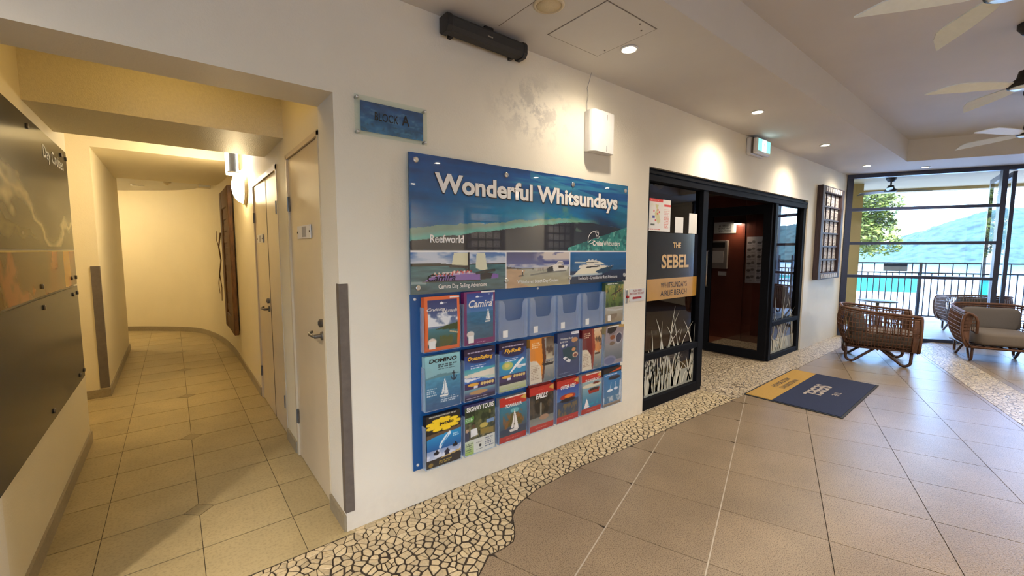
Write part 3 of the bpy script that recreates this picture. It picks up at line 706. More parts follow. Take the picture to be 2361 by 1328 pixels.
m = MB(); m.box(XR+.0045, XR+.045, 4.226, 4.242, .006, 2.112); m.build('gap_shade_strip', 'black', t)  # black strip paints the shade in the gap between the leaves
m = MB(); m.box(XR-.006, XR+.05, 3.69, 3.722, 0, 2.15); m.box(XR-.006, XR+.05, 4.893, 4.93, 0, 2.15); m.box(XR-.006, XR+.05, 3.69, 4.93, 2.116, 2.155); m.build('frame', 'door', t)
hinge(t, 3.735, 1.83); hinge(t, 3.735, .286); hinge(t, 4.885, 1.815); hinge(t, 4.885, .283)
lever(t, 4.31, .975, 1); lock(t, 4.31, 1.05); plate(t, 4.44, 4.74, 1.57, 1.645)
m = MB(); m.box(XR+.05, XR+.09, 2.5, 4.95, 0, 2.16); struct('wall_cupboard_back', m, 'door', 'dark backing behind the corridor doors')

# ---- carved timber panel and twig on the far corridor wall
t = thing('carved_panel', 'tall dark carved timber panel hung beyond the round lamp', 'wall panel', (XR-.04, 7.1, .40))
def cpan(name, y0, y1, z0, z1, x0, x1, mat='old_wood', **k):
    m = MB(); m.box(x0, x1, y0, y1, z0, z1); return m.build(name, mat, t, **k)
PX = XR-.068
cpan('back_board', 6.60, 7.62, .42, 2.31, PX+.02, PX+.05)
cpan('stile', 6.56, 6.80, .38, 2.33, PX, PX+.055, bevel=.008); cpan('stile', 7.42, 7.66, .38, 2.33, PX, PX+.055, bevel=.008)
cpan('rail', 6.80, 7.42, .38, .60, PX+.004, PX+.055, bevel=.008); cpan('rail', 6.80, 7.42, 2.08, 2.33, PX+.004, PX+.055, bevel=.008)
for i in range(9): cpan('carved_block', 6.86+.04*(i % 2), 7.36-.04*(i % 2), .64+i*.16, .74+i*.16, PX+.010, PX+.03, bevel=.006)
m = MB(); m.tube([(PX-.02, 7.50, 1.75), (PX-.045, 7.56, 1.55), (PX-.03, 7.52, 1.35), (PX-.05, 7.60, 1.15), (PX-.035, 7.55, .95), (PX-.04, 7.58, .75)], .010, 6, r1=.004)
m.tube([(PX-.045, 7.56, 1.55), (PX-.06, 7.66, 1.65), (PX-.05, 7.70, 1.78)], .006, 5, r1=.003); m.tube([(PX-.05, 7.60, 1.15), (PX-.06, 7.70, 1.0), (PX-.05, 7.72, .85)], .006, 5, r1=.003)
m.build('twig', 'old_wood', t, smooth=True)

# ================================================================== ENTRY
YF0, YF1 = YW+.02, YW+.12
t = thing('window_1', 'black framed fixed glass panel with gold hotel sign and frosted grass', None, ((EX0+4.4)/2, YW+.07, 0), kind='structure')
def fr(name, x0, x1, z0, z1, y0=YF0, y1=YF1, mat='black_frame'):
    m = MB(); m.box(x0, x1, y0, y1, z0, z1); return m.build(name, mat, t, bevel=.003)
fr('stile', EX0, EX0+.05, 0, EZ-.11); fr('stile', 4.345, 4.44, 0, EZ-.11); fr('bottom_rail', EX0+.05, 4.345, 0, .10); fr('transom', EX0+.05, 4.345, .475, .535)
m = MB(); m.box(EX0+.05, 4.345, YF0+.045, YF0+.053, .10, EZ-.11); m.build('pane', 'dark_glass', t)
YG = YF0+.045
def decal(name, x0, x1, z0, z1, mat, lift=.002, th=.0015):
    m = MB(); m.box(x0, x1, YG-lift-th, YG-lift, z0, z1); return m.build(name, mat, t)
SX0, SX1 = EX0+.05, 4.345
decal('navy_sign', SX0, SX1, 1.235, 1.675, 'navy_gloss'); decal('gold_band', SX0, SX1, 1.03, 1.235, 'gold')
ys = YG-.0036; R_, U_ = (1, 0, 0), (0, 0, 1)
text('sign_lettering_shadow', 'SEBEL', (3.655, ys, 1.325), R_, U_, .50, .135, 'txt_black', t, .03, lift=.0)
text('sign_lettering', 'SEBEL', (3.665, ys-.001, 1.332), R_, U_, .50, .135, 'txt_gold', t, .025)
text('sign_lettering', 'THE', (3.86, ys, 1.53), R_, U_, .145, .055, 'txt_gold', t, .015)
text('sign_lettering', 'WHITSUNDAYS', (3.665, ys, 1.140), R_, U_, .48, .055, 'txt_black', t, .006)
text('sign_lettering', 'AIRLIE BEACH', (3.665, ys, 1.062), R_, U_, .48, .055, 'txt_black', t, .006)
# evacuation map and two white stickers on the glass
a = Art(60, 60, (236, 230, 220)); a.rect((0, .66, .90, 1), (226, 62, 42)); a.rect((.70, 1, .78, .86), (226, 62, 42)); a.rect((.66, .69, .9, 1), (235, 228, 220))
a.poly([(.32, .84), (.46, .82), (.44, .62), (.52, .48), (.56, .30), (.46, .22), (.36, .36), (.30, .55), (.38, .68)], (214, 205, 150))
for x, y in ((.27, .62), (.44, .66), (.5, .60), (.42, .54), (.34, .34)): a.ell(x, y, .03, .03, (220, 60, 40))
a.rect((.22, .31, .40, .48), (70, 74, 150)); a.rect((.15, .32, .18, .23), (90, 90, 70)); a.dash((.72, .97, .1, .72), 12, (222, 120, 100), 3)
a.dash((.05, .6, .03, .09), 1, (220, 110, 90), 4); a.blot((.05, .66, .25, .85), 5, 5, .62, (225, 222, 190), 5, .6)
a.dash((.12, .55, .93, .97), 1, (245, 190, 180), 9)
a.sheet('evacuation_map', (3.41, YG-.004, 1.685), R_, U_, .385, .30, 'print', t)
for (x0, x1, z1) in ((3.885, 4.035, 1.835), (4.145, 4.305, 1.885)): decal('white_sticker', x0, x1, 1.68, z1, 'paper')
# frosted grass
def grass(x0, x1, z0, z1, n, seed, yy, zmax):
    r = random.Random(seed); m = MB()
    for i in range(n):
        bx = r.uniform(x0, x1); h = r.uniform(.35, 1)**1.3*(zmax-z0); lean = r.uniform(-.30, .30)*h; w = r.uniform(.018, .042); cu = r.choice((-1, 1))*r.uniform(.05, .55)*h
        L, Rr = [], []
        for k in range(9):
            q = k/8; x = bx + lean*q + cu*q*q; z = z0 + h*(q - .42*abs(lean+cu)/max(h, .01)*q**2.4); ww = w*(1-q)**.7 + .001
            x_ = min(max(x, x0), x1); L.append((min(max(x_-ww/2, x0), x1), z)); Rr.append((min(max(x_+ww/2, x0), x1)+1e-4, z))
        v = [(x, yy, z) for x, z in L] + [(x, yy, z) for x, z in Rr]; m.add(v, [(k, 9+k, 10+k, k+1) for k in range(8)])
    return m
o = grass(SX0, SX1, .12, 1.0, 40, 4, YG-.003, 1.0).build('frosted_grass', 'frost', t); o['kind'] = 'stuff'
decal('frosted_film', SX0, SX1, .10, .27, 'frost_soft', .0022, .0006)
# right hand panel
t = thing('window_2', 'narrow black framed glass panel with frosted grass beside the open door', None, (6.85, YW+.07, 0), kind='structure')
fr('stile', 6.26, 6.34, 0, EZ-.11); fr('stile', 7.30, EX1, 0, EZ-.11); fr('bottom_rail', 6.34, 7.30, 0, .07); fr('transom', 6.34, 7.30, .475, .535)
m = MB(); m.box(6.34, 7.30, YF0+.045, YF0+.053, .07, EZ-.11); m.build('pane', 'dark_glass', t)
o = grass(6.34, 7.30, .10, 1.0, 26, 11, YG-.003, .95).build('frosted_grass', 'frost', t); o['kind'] = 'stuff'
decal('frosted_film', 6.34, 7.30, .07, .26, 'frost_soft', .0022, .0006)
m = MB(); m.box(EX0, EX1, YF0-.01, YF1, EZ-.115, EZ-.035); m.box(EX0, EX1, YF0-.018, YF0-.004, EZ-.055, EZ-.030); m.box(EX0, EX1, YF0+.02, YF1, EZ-.035, EZ)
struct('trim_3', m, 'black_frame', 'black head rail over the entry')
# door leaves swung inwards
def leaf(name, label, hx, side):
    t = thing(name, label, None, (hx, YW+.12, 0), kind='structure')
    y0, y1 = YW+.045, YW+.935; x0, x1 = hx-.022, hx+.022
    def p(nm, ya, yb, za, zb, mat='black_frame', xa=x0, xb=x1):
        m = MB(); m.box(xa, xb, ya, yb, za, zb); return m.build(nm, mat, t)
    p('stile', y0, y0+.10, .012, 2.12); p('stile', y1-.10, y1, .012, 2.12); p('bottom_rail', y0+.1, y1-.1, .012, .135); p('top_rail', y0+.1, y1-.1, 2.0, 2.12)
    p('pane', y0+.1, y1-.1, .135, 2.0, 'dark_glass', hx-.004, hx+.004)
    for sx in (-1, 1):
        m = MB(); xx = hx+sx*.06; m.tube([(xx-sx*.04, y1-.06, .98), (xx, y1-.06, .98), (xx, y1-.06, 1.50), (xx-sx*.04, y1-.06, 1.50)], .011, 8); m.build('pull_handle', 'chrome', t, smooth=True)
leaf('door_3', 'black framed glass entry door swung open against the fixed sign panel', 4.475, 1)
leaf('door_4', 'black framed glass entry door swung open, dark red room behind', 6.225, -1)
# room behind
m = MB(); m.box(7.42, 7.52, YW+T, 6.6, -.12, 2.7); struct('wall_inner_red', m, 'red_wood', 'dark red timber wall inside the entry')
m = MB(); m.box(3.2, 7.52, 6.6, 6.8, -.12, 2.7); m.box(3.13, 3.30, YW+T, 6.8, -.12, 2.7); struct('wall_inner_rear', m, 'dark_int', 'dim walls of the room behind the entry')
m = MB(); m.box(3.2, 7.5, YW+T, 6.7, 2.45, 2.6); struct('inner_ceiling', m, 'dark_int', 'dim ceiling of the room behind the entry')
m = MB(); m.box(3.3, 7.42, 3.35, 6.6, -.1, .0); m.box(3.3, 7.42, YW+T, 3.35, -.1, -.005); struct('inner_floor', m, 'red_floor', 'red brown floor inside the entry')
m = MB(); m.box(7.405, 7.42, 3.10, 3.125, 0, 2.45); struct('trim_4', m, 'red_wood', 'timber joint on the red wall')
XI = 7.418
def notice(name, label, y0, y1, z0, z1, art, mat='print'):
    o = art.sheet(name, (XI, y1, z0), (0, -1, 0), (0, 0, 1), y1-y0, z1-z0, mat); return tag(o, label, 'notice')
a = Art(40, 70, (176, 176, 186)); r = random.Random(3)
for i in range(6):
    for j in range(2):
        x, y = .25+.5*j, .12+.15*i; a.ell(x-.1, y, .11, .028, (84, 84, 92)); a.ell(x+.1, y+.02, .09, .03, (110, 108, 116)); a.dash((x-.2, x+.2, y-.07, y-.045), 1, (120, 120, 128), i*7+j)
notice('instruction_chart', 'tall pale chart of small drawings behind the door glass', 2.77, 3.07, .98, 1.735, a)
t = thing('wall_sign', 'white sign reading building solutions behind the door glass', 'sign', (XI, 3.43, 1.81))
m = MB(); m.box(XI-.006, XI, 3.25, 3.62, 1.805, 1.995); m.build('board', 'white', t)
for i, (w_, z_) in enumerate((('ALTERNATE', 1.915), ('BUILDING', 1.872), ('SOLUTIONS', 1.828))):
    text('sign_lettering', w_, (XI-.007, 3.54, z_), (0, -1, 0), (0, 0, 1), .21, .030, 'txt_black', t, .01)
t = thing('wall_cabinet', 'grey notice cabinet on the red wall behind the door glass', 'cabinet', (XI, 3.53, 1.1))
m = MB(); m.box(XI-.05, XI, 3.36, 3.70, 1.20, 1.68); m.build('body', 'paper_grey', t, bevel=.004)
m = MB(); m.box(XI-.053, XI-.05, 3.40, 3.66, 1.56, 1.65); m.build('display', 'black', t)
m = MB(); m.box(XI-.054, XI-.05, 3.42, 3.64, 1.30, 1.50); m.build('sheet', 'paper', t)
m = MB(); m.box(XI-.004, XI, 3.38, 3.52, 1.08, 1.15); m.build('card_slot', 'paper', t)
t = thing('wall_downlight', 'small half round wall light over the red timber', 'wall light', (XI, 3.2, 1.95))
m = MB(); m.lathe([(.0, .05), (.05, .045), (.065, .0), (.0, .0)], (XI-.07, 3.2, 1.955), n=20); m.build('shade', 'black', t, smooth=True)
m = MB(); m.lathe([(.055, -.001), (.05, -.006), (0, -.008)], (XI-.07, 3.2, 1.955), n=20); m.build('lens', 'downlight', t)
spot('wall_downlight_beam', (XI-.07, 3.2, 1.94), 5, (1, .62, .30), 120, .8, t)
downlight(5.4, 4.4, 2.45, 'small downlight in the dim room behind the entry', w=20, col=(1, .78, .55), group='downlights inside the entry')

# exit button and its notice
t = thing('exit_button', 'slim steel plate with a red push button beside the entry', 'button', (3.045, YW, 1.05))
m = MB(); m.box(3.03, 3.06, YW-.006, YW, 1.048, 1.168); m.build('plate', 'chrome', t, bevel=.002)
m = MB(); m.lathe([(.013, 0), (.013, .014), (.008, .018), (0, .018)], (3.045, YW-.006, 1.105), (0, -1, 0), 14); m.build('push_button', 'txt_red', t, smooth=True)
for z in (1.06, 1.155):
    m = MB(); m.lathe([(.005, 0), (.004, .003), (0, .003)], (3.045, YW-.006, z), (0, -1, 0), 8); m.build('screw', 'chrome', t)
t = thing('exit_notice', 'small white notice with a red arrow beside the push button', 'notice', (3.19, YW, 1.06))
m = MB(); m.box(3.085, 3.31, YW-.003, YW, 1.058, 1.168); m.build('card', 'white', t)
text('lettering', 'PUSH RED', (3.13, YW-.003, 1.142), R_, U_, .13, .018, 'txt_red', t, .01)
text('lettering', 'BUTTON TO EXIT', (3.092, YW-.003, 1.118), R_, U_, .205, .018, 'txt_red', t, .01)
m = MB(); m.extr([(3.125, YW-.0045, 1.088), (3.14, YW-.0045, 1.104), (3.14, YW-.0045, 1.098), (3.26, YW-.0045, 1.098), (3.26, YW-.0045, 1.079), (3.14, YW-.0045, 1.079), (3.14, YW-.0045, 1.072)], (0, .001, 0)); m.build('arrow', 'txt_red', t)

# ================================================================== GLASS WALL AND OUTSIDE
t = thing('window_3', 'navy framed glass wall looking out to the pool terrace', None, fw_pt(1.0, 0, 0), kind='structure')
def fbar(name, s0, s1, z0, z1, n0=-.03, n1=.05, mat='navy_frame', par=None):
    m = MB(); m.obox(fw_pt(s0, n0, z0), FD*(s1-s0), FN*(n1-n0), (0, 0, z1-z0)); return m.build(name, mat, par or t)
fbar('post', 0, .085, 0, ZC); fbar('post', 1.925, 1.99, 0, ZC); fbar('post', 3.9, 3.99, 0, ZC)
fbar('head_rail', .0, 3.99, 2.755, ZC, -.04, .06)
fbar('sill_rail', .085, 1.925, .0, .05)
for z in (2.22, 1.64, 1.07): fbar('transom', .085, 1.925, z-.025, z+.025, -.02, .04)
for i, (a_, b_) in enumerate(((.05, 1.045), (1.095, 1.615), (1.665, 2.195), (2.245, 2.755))): fbar('pane', .085, 1.925, a_, b_, .006, .014, 'glass')
m = MB(); m.obox(fw_pt(3.99, -.05, 0), FD*3.3, FN*.2, (0, 0, 3.2)); struct('wall_far', m, 'wall', 'cream wall beside the terrace doors')
t = thing('door_5', 'navy framed glass terrace door folded outwards', None, fw_pt(1.98, .05, 0), kind='structure')
LD = (FD*.265 + FN*1.0).normalized()
LN = Vector((LD.y, -LD.x, 0))
def lbar(name, a0, a1, z0, z1, mat='navy_frame', th=.045):
    m = MB(); m.obox(fw_pt(1.97, .06, z0) + LD*a0, LD*(a1-a0), LN*th, (0, 0, z1-z0)); return m.build(name, mat, t)
lbar('stile', 0, .075, .02, 2.74); lbar('stile', .98, 1.055, .02, 2.74); lbar('top_rail', .075, .98, 2.66, 2.74); lbar('bottom_rail', .075, .98, .02, .10); lbar('pane', .075, .98, .10, 2.66, 'glass', .008)
t = thing('door_6', 'second navy framed terrace door folded beside the first', None, fw_pt(2.12, .05, 0), kind='structure')
def lbar2(name, a0, a1, z0, z1, mat='navy_frame', th=.045):
    m = MB(); m.obox(fw_pt(2.075, .06, z0) + LD*a0, LD*(a1-a0), LN*th, (0, 0, z1-z0)); return m.build(name, mat, t)
lbar2('stile', 0, .075, .02, 2.74); lbar2('stile', .98, 1.055, .02, 2.74); lbar2('top_rail', .075, .98, 2.66, 2.74); lbar2('bottom_rail', .075, .98, .02, .10); lbar2('pane', .075, .98, .10, 2.66, 'glass', .008)
fo = fbar  # outside pieces
m = MB(); m.prism([tuple(fw_pt(-2.5, .0, 0))[:2], tuple(fw_pt(-2.5, 3.4, 0))[:2], tuple(fw_pt(12, 3.4, 0))[:2], tuple(fw_pt(12, 0, 0))[:2]][::-1], -.14, -.012)
struct('balcony_floor', m, 'deck', 'paved balcony outside the glass wall')
m = MB(); m.obox(fw_pt(-2.5, .0, 2.86), FD*14.5, FN*3.1, (0, 0, .3)); m.obox(fw_pt(-2.5, 2.85, 2.80), FD*14.5, FN*.25, (0, 0, .1))
struct('balcony_ceiling', m, 'balcony_paint', 'cream ceiling over the balcony')
m = MB(); m.obox(fw_pt(.66, 2.6, -.01), FD*.10, FN*.25, (0, 0, 2.9)); m.obox(fw_pt(-2.4, .06, -.01), FD*2.42, FN*.2, (0, 0, 2.9)); m.obox(fw_pt(.10, 1.6, -.01), FD*.52, FN*.20, (0, 0, 2.9))
struct('balcony_column', m, 'balcony_paint', 'cream columns at the edge of the balcony')
m = MB(); m.prism([tuple(fw_pt(-60, 3.4, 0))[:2], tuple(fw_pt(60, 3.4, 0))[:2], tuple(fw_pt(60, 26, 0))[:2], tuple(fw_pt(-60, 26, 0))[:2]], -.4, -.16)
struct('terrace', m, 'terrace', 'sunlit pale terrace by the pool')
m = MB(); m.prism([(-300, -1500), (1800, -1500), (1800, 1500), (-300, 1500)], -13, -12); struct('sea', m, 'sea', 'pale blue bay beyond the terrace')
# pool rim walls (teal)
for i, (s0, s1, n0) in enumerate(((1.0, 5.4, 13.2), (9.6, 19, 13.5))):
    t = thing('pool_wall', ('low teal pool wall beyond the balcony fence under the tree', 'low teal pool wall beyond the folded terrace doors')[i], 'pool', fw_pt((s0+s1)/2, n0, -.16))
    m = MB(); m.obox(fw_pt(s0, n0, -.16), FD*(s1-s0), FN*.3, (0, 0, .62 if i == 0 else .3)); m.build('wall', 'pool', t)
    m = MB(); m.obox(fw_pt(s0-.1, n0-.05, .46 if i == 0 else .14), FD*(s1-s0+.2), FN*.5, (0, 0, .06)); m.build('coping', 'terrace', t)
# fence
t = thing('balcony_fence', 'dark metal pool fence with slim bars and a small notice', 'fence', fw_pt(3.5, 3.0, -.012))
for s_ in (.92, 2.05, 3.10, 4.25, 5.6, 6.9):
    m = MB(); m.obox(fw_pt(s_-.025, 2.98, -.012), FD*.05, FN*.05, (0, 0, 1.275)); m.build('post', 'fence', t)
for z in (.08, 1.03, 1.245):
    m = MB(); m.obox(fw_pt(.92, 2.99, z-.014), FD*6.0, FN*.03, (0, 0, .028)); m.build('rail', 'fence', t)
for i in range(54):
    s_ = .92+.1105*(i+1); m = MB(); m.obox(fw_pt(s_-.008, 2.999, .08), FD*.017, FN*.017, (0, 0, .95 if i % 2 else 1.16)); m.build('bar', 'fence', t)
m = MB(); m.obox(fw_pt(1.40, 2.97, 1.06), FD*.42, FN*.006, (0, 0, .17)); m.build('notice', 'paper_grey', t)
m = MB(); m.obox(fw_pt(1.41, 2.965, 1.17), FD*.40, FN*.006, (0, 0, .06)); m.build('notice_header', 'fence', t)
m = MB(); m.obox(fw_pt(3.10, 2.96, -.012), FD*.035, FN*.035, (0, 0, 1.66)); m.build('gate_post', 'fence', t)
t = thing('ladder_rail', 'dark metal handrail frame standing behind the fence', 'rail', fw_pt(4.0, 3.3, -.012))
for s_ in (3.86, 4.32):
    m = MB(); m.obox(fw_pt(s_, 3.2, -.012), FD*.05, FN*.05, (0, 0, 1.40)); m.build('upright', 'fence', t)
for z in (.62, 1.18):
    m = MB(); m.obox(fw_pt(3.91, 3.21, z), FD*.41, FN*.03, (0, 0, .04)); m.build('rung', 'fence', t)
# tree
def tree(o, H, R, seed, label, n=6500):
    r = random.Random(seed); t = thing('leafy_tree', label, 'tree', o); o = Vector(o)
    m = MB(); m.tube([o, o+Vector((.1, .05, H*.3)), o+Vector((-.05, .1, H*.62))], .13, 8, r1=.05)
    m.build('trunk', 'bark', t, smooth=True)
    br = []; m = MB()
    for i in range(14):
        an = r.uniform(0, 2*PI); z = r.uniform(.45, .98)*H; rad = R*r.uniform(.2, .8)*(1.25-.6*(z/H)); e = o+Vector((math.cos(an)*rad, math.sin(an)*rad, z)); br.append((e, r.uniform(.35, .62)*R*.8))
        st = o+Vector((0, .05, H*.3+.3*(z-H*.3))); m.tube([st, (st+e)/2+Vector((0, 0, .1)), e], .045, 5, r1=.012)
    m.build('branches', 'bark', t, smooth=True)
    m = MB()
    for i in range(n):
        c, rr = r.choice(br); d = Vector((r.gauss(0, 1), r.gauss(0, 1), r.gauss(0, .8))).normalized()*rr*r.uniform(.3, 1)**.5; p = c+d
        a_ = Vector((r.gauss(0, 1), r.gauss(0, 1), r.gauss(0, .6))).normalized(); b_ = a_.orthogonal().normalized(); s_ = r.uniform(.08, .16)
        m.quad(p-a_*s_, p+b_*s_*.45, p+a_*s_, p-b_*s_*.45)
    f = m.build('foliage', 'leaf', t); f['kind'] = 'stuff'
tree(fw_pt(4.6, 19.0, -.16), 4.6, 2.1, 3, 'yellow green leafy tree beyond the fence')
tree(fw_pt(.2, 15.5, -.16), 3.7, 1.5, 9, 'smaller yellow green tree beside the balcony column', 3500)
# hill across the bay
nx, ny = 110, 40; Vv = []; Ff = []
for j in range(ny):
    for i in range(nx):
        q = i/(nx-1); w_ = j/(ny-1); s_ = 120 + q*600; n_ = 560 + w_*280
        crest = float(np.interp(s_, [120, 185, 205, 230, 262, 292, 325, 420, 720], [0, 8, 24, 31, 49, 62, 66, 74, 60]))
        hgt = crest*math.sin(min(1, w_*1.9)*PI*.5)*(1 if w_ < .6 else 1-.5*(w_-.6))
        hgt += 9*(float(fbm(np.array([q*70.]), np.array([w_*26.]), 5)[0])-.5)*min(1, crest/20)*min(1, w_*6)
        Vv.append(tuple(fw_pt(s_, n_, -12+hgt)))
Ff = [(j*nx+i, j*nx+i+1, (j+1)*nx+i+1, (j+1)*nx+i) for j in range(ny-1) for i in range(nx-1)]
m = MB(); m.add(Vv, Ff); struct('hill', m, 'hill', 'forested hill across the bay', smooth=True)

# ================================================================== CEILING THINGS
def fan(name, label, x, y, zc, zb, R, a0, nb, hubmat='black', blade='fan_white', group=None):
    t = thing(name, label, 'ceiling fan', (x, y, zb), group=group)
    m = MB(); m.lathe([(.075, 0), (.075, -.03), (.045, -.075), (.0, -.075)], (x, y, zc), n=24); m.build('canopy', hubmat, t, smooth=True)
    m = MB(); m.tube([(x, y, zc-.06), (x, y, zb+.06)], .013, 10); m.build('rod', hubmat, t, smooth=True)
    m = MB(); m.lathe([(.0, .11), (.045, .10), (.055, .05), (.10, .015), (.095, -.012), (.0, -.014)], (x, y, zb), n=24); m.build('hub', hubmat, t, smooth=True)
    m = MB(); m.lathe([(.0, -.014), (.085, -.014), (.075, -.022), (.0, -.024)], (x, y, zb), n=24); m.build('hub_cap', blade, t, smooth=True)
    for k in range(nb):
        a = a0 + 2*PI*k/nb; ca, sa = math.cos(a), math.sin(a)
        prof = [(.08, -.028, .028, .002), (.16, -.055, .045, .004), (.34, -.068, .062, .004), (R-.16, -.066, .064, .002), (R-.09, -.063, .030, 0), (R, -.062, -.056, -.002)]
        L, Rr = [], []
        for rad, w0, w1, dz in prof:
            for lst, w in ((L, w0), (Rr, w1)):
                w *= .74; z = zb + dz + w*.34; lst.append((x+ca*rad-sa*w, y+sa*rad+ca*w, z))
        n = len(prof); v = L + Rr + [(p[0], p[1], p[2]+.007) for p in L] + [(p[0], p[1], p[2]+.007) for p in Rr]
        f = []
        for i in range(n-1):
            f += [(i, n+i, n+i+1, i+1), (2*n+i, 2*n+i+1, 3*n+i+1, 3*n+i), (i, i+1, 2*n+i+1, 2*n+i), (n+i, 3*n+i, 3*n+i+1, n+i+1)]
        f += [(0, 2*n, 3*n, n), (n-1, 2*n-1, 4*n-1, 3*n-1)]
        m = MB(); m.add(v, f); m.build('blade', blade, t)
fan('ceiling_fan', 'ceiling fan cut by the top edge, nearest to the camera', 3.08, .17, ZR, 2.70, .60, math.radians(35), 4, group='ceiling fans in the recess')
fan('ceiling_fan', 'middle ceiling fan in the lobby recess', 4.88, .16, ZR, 2.70, .60, math.radians(40), 4, group='ceiling fans in the recess')
fan('ceiling_fan', 'ceiling fan in the recess close to the glass wall', 6.90, .17, ZR, 2.70, .66, math.radians(62), 4, group='ceiling fans in the recess')
bf = fw_pt(.86, .95, 0)
fan('ceiling_fan', 'dark ceiling fan hanging outside under the balcony ceiling', bf.x, bf.y, 2.86, 2.62, .62, math.radians(-52), 3, 'black', 'dark_metal')
# speaker grille and access panel
t = thing('ceiling_speaker', 'round cream speaker grille in the ceiling above the soundbar', 'speaker', (1.655, 1.755, ZC-.01))
m = MB(); m.lathe([(.085, 0), (.085, -.006), (.070, -.012), (.068, 0)], (1.655, 1.755, ZC), n=36); m.build('rim', 'cream_plastic', t, smooth=True)
m = MB(); m.lathe([(.068, -.001), (.066, -.008), (.0, -.010)], (1.655, 1.755, ZC), n=36); m.build('grille', plain('cream_speaker_mesh', (.66, .55, .34), .6, var=.2, scale=350), t, smooth=True)
t = thing('access_panel', 'square flush access panel in the ceiling beside the bright downlight', 'access panel', (2.1, 1.76, ZC-.004))
m = MB(); m.box(1.872, 2.326, 1.537, 1.985, ZC-.003, ZC+.002); m.build('hatch', 'ceiling', t)
for b in ((1.866, 1.870, 1.531, 1.991), (2.328, 2.332, 1.531, 1.991), (1.866, 2.332, 1.531, 1.535), (1.866, 2.332, 1.987, 1.991)):
    m = MB(); m.box(*b, ZC-.0015, ZC+.001); m.build('hatch_shade_line', 'guard', t)  # thin dark strips stand in for the shaded gap round the hatch
for (x, y) in ((2.27, 1.60), (2.20, 1.56), (2.30, 1.9)):
    m = MB(); m.lathe([(.006, 0), (.005, -.003), (0, -.003)], (x, y, ZC-.003), n=10); m.build('screw', 'guard', t)
m = MB(); m.box(1.575, 1.578, 1.36, 2.1, ZC-.001, ZC+.001); struct('trim_5', m, 'guard', 'fine joint between ceiling sheets')

# ================================================================== THINGS ON THE MAIN WALL
# soundbar
t = thing('soundbar', 'black soundbar mounted where the wall meets the ceiling', 'soundbar', (1.52, 2.15, 2.70))
def rnd_prof(x):   # cross-section in (y, z)
    return [(x, 2.20, 2.715), (x, 2.185, 2.700), (x, 2.120, 2.700), (x, 2.100, 2.725), (x, 2.100, 2.775), (x, 2.115, 2.795), (x, 2.20, 2.795)]
m = MB(); m.extr(rnd_prof(1.235), (.035, 0, 0)); m.build('end_cap', 'black', t, bevel=.003)
m = MB(); m.extr(rnd_prof(1.775), (.030, 0, 0)); m.build('end_cap', 'black', t, bevel=.003)
m = MB(); m.extr([(1.27, 2.195, 2.72), (1.27, 2.18, 2.707), (1.27, 2.122, 2.707), (1.27, 2.104, 2.728), (1.27, 2.104, 2.774), (1.27, 2.118, 2.79), (1.27, 2.195, 2.79)], (.505, 0, 0)); m.build('grille', 'charcoal', t)
m = MB(); m.box(1.50, 1.56, 2.13, YW, 2.79, 2.812); m.box(1.30, 1.32, 2.19, YW, 2.71, 2.78); m.box(1.74, 1.76, 2.19, YW, 2.71, 2.78); m.build('bracket', 'black', t)
m = MB(); m.box(1.50, 1.535, 2.099, 2.104, 2.738, 2.744); m.build('badge', 'chrome', t)

# BLOCK A glass sign
t = thing('glass_sign', 'glass plaque reading BLOCK A on a blue water print', 'sign', (.95, YW, 2.09))
m = MB(); m.box(.752, 1.151, YW-.024, YW-.016, 2.087, 2.281); m.build('glass_plate', 'sign_glass', t, bevel=.001)
a = Art(110, 52); a.grad((0, 1, 0, 1), (62, 118, 168), (38, 72, 128)); a.grain((0, 1, 0, 1), 9, 5, .30, 3)
a.blot((0, 1, .4, 1), 9, 8, .56, (120, 160, 205), 8, .6); a.blot((0, 1, 0, .45), 12, 7, .58, (90, 150, 190), 18, .6); a.blot((0, 1, 0, .3), 20, 9, .62, (60, 70, 80), 28, .5)
a.sheet('blue_print', (.782, YW-.0155, 2.108), R_, U_, .348, .150, 'print', t)
text('lettering', 'BLOCK', (.852, YW-.0255, 2.168), R_, U_, .128, .042, 'txt_black', t, .006)
text('lettering', 'A', (1.000, YW-.0255, 2.168), R_, U_, .045, .055, 'txt_black', t, .012)
for x in (.765, 1.138):
    for z in (2.100, 2.268):
        m = MB(); m.lathe([(.008, 0), (.008, .028), (.006, .032), (0, .032)], (x, YW, z), (0, -1, 0), 14); m.build('standoff_bolt', 'chrome', t, smooth=True)

# white access point box with cord
t = thing('wireless_box', 'white rounded plastic box on the wall above the poster', 'wall box', (2.60, YW, 2.245))
pr = []
for i in range(9):
    a_ = PI/2*i/8; pr.append((2.47+.035*(1-math.sin(a_)) if False else 2.47+.035-.035*math.cos(a_-PI/2) if False else 2.47+.04*(1-math.sin(a_)), YW-.085+.04*(1-math.cos(a_))))
prof = [(2.73, YW-.016), (2.47, YW-.016)] + [(2.47+.055*(1-math.cos(PI/2*i/8)), YW-.045-.045*math.sin(PI/2*i/8)) for i in range(9)] + [(2.715, YW-.086), (2.73, YW-.07)]
m = MB(); m.prism(prof, 2.245, 2.545); m.build('cover', 'white', t)
m = MB(); m.box(2.475, 2.725, YW-.016, YW, 2.25, 2.54); m.build('back_plate', 'white', t)
for z in (2.275, 2.505):
    m = MB(); m.box(2.628, 2.631, YW-.0915, YW-.088, z-.02, z+.02); m.build('seam_mark', 'paper_grey', t)
m = MB(); m.tube([(2.49, YW-.01, 2.545), (2.485, YW-.012, 2.60), (2.50, YW-.01, 2.66), (2.485, YW-.012, 2.71), (2.505, YW-.012, 2.76), (2.51, YW-.03, ZC)], .0022, 5); m.build('cord', 'paper_grey', t)

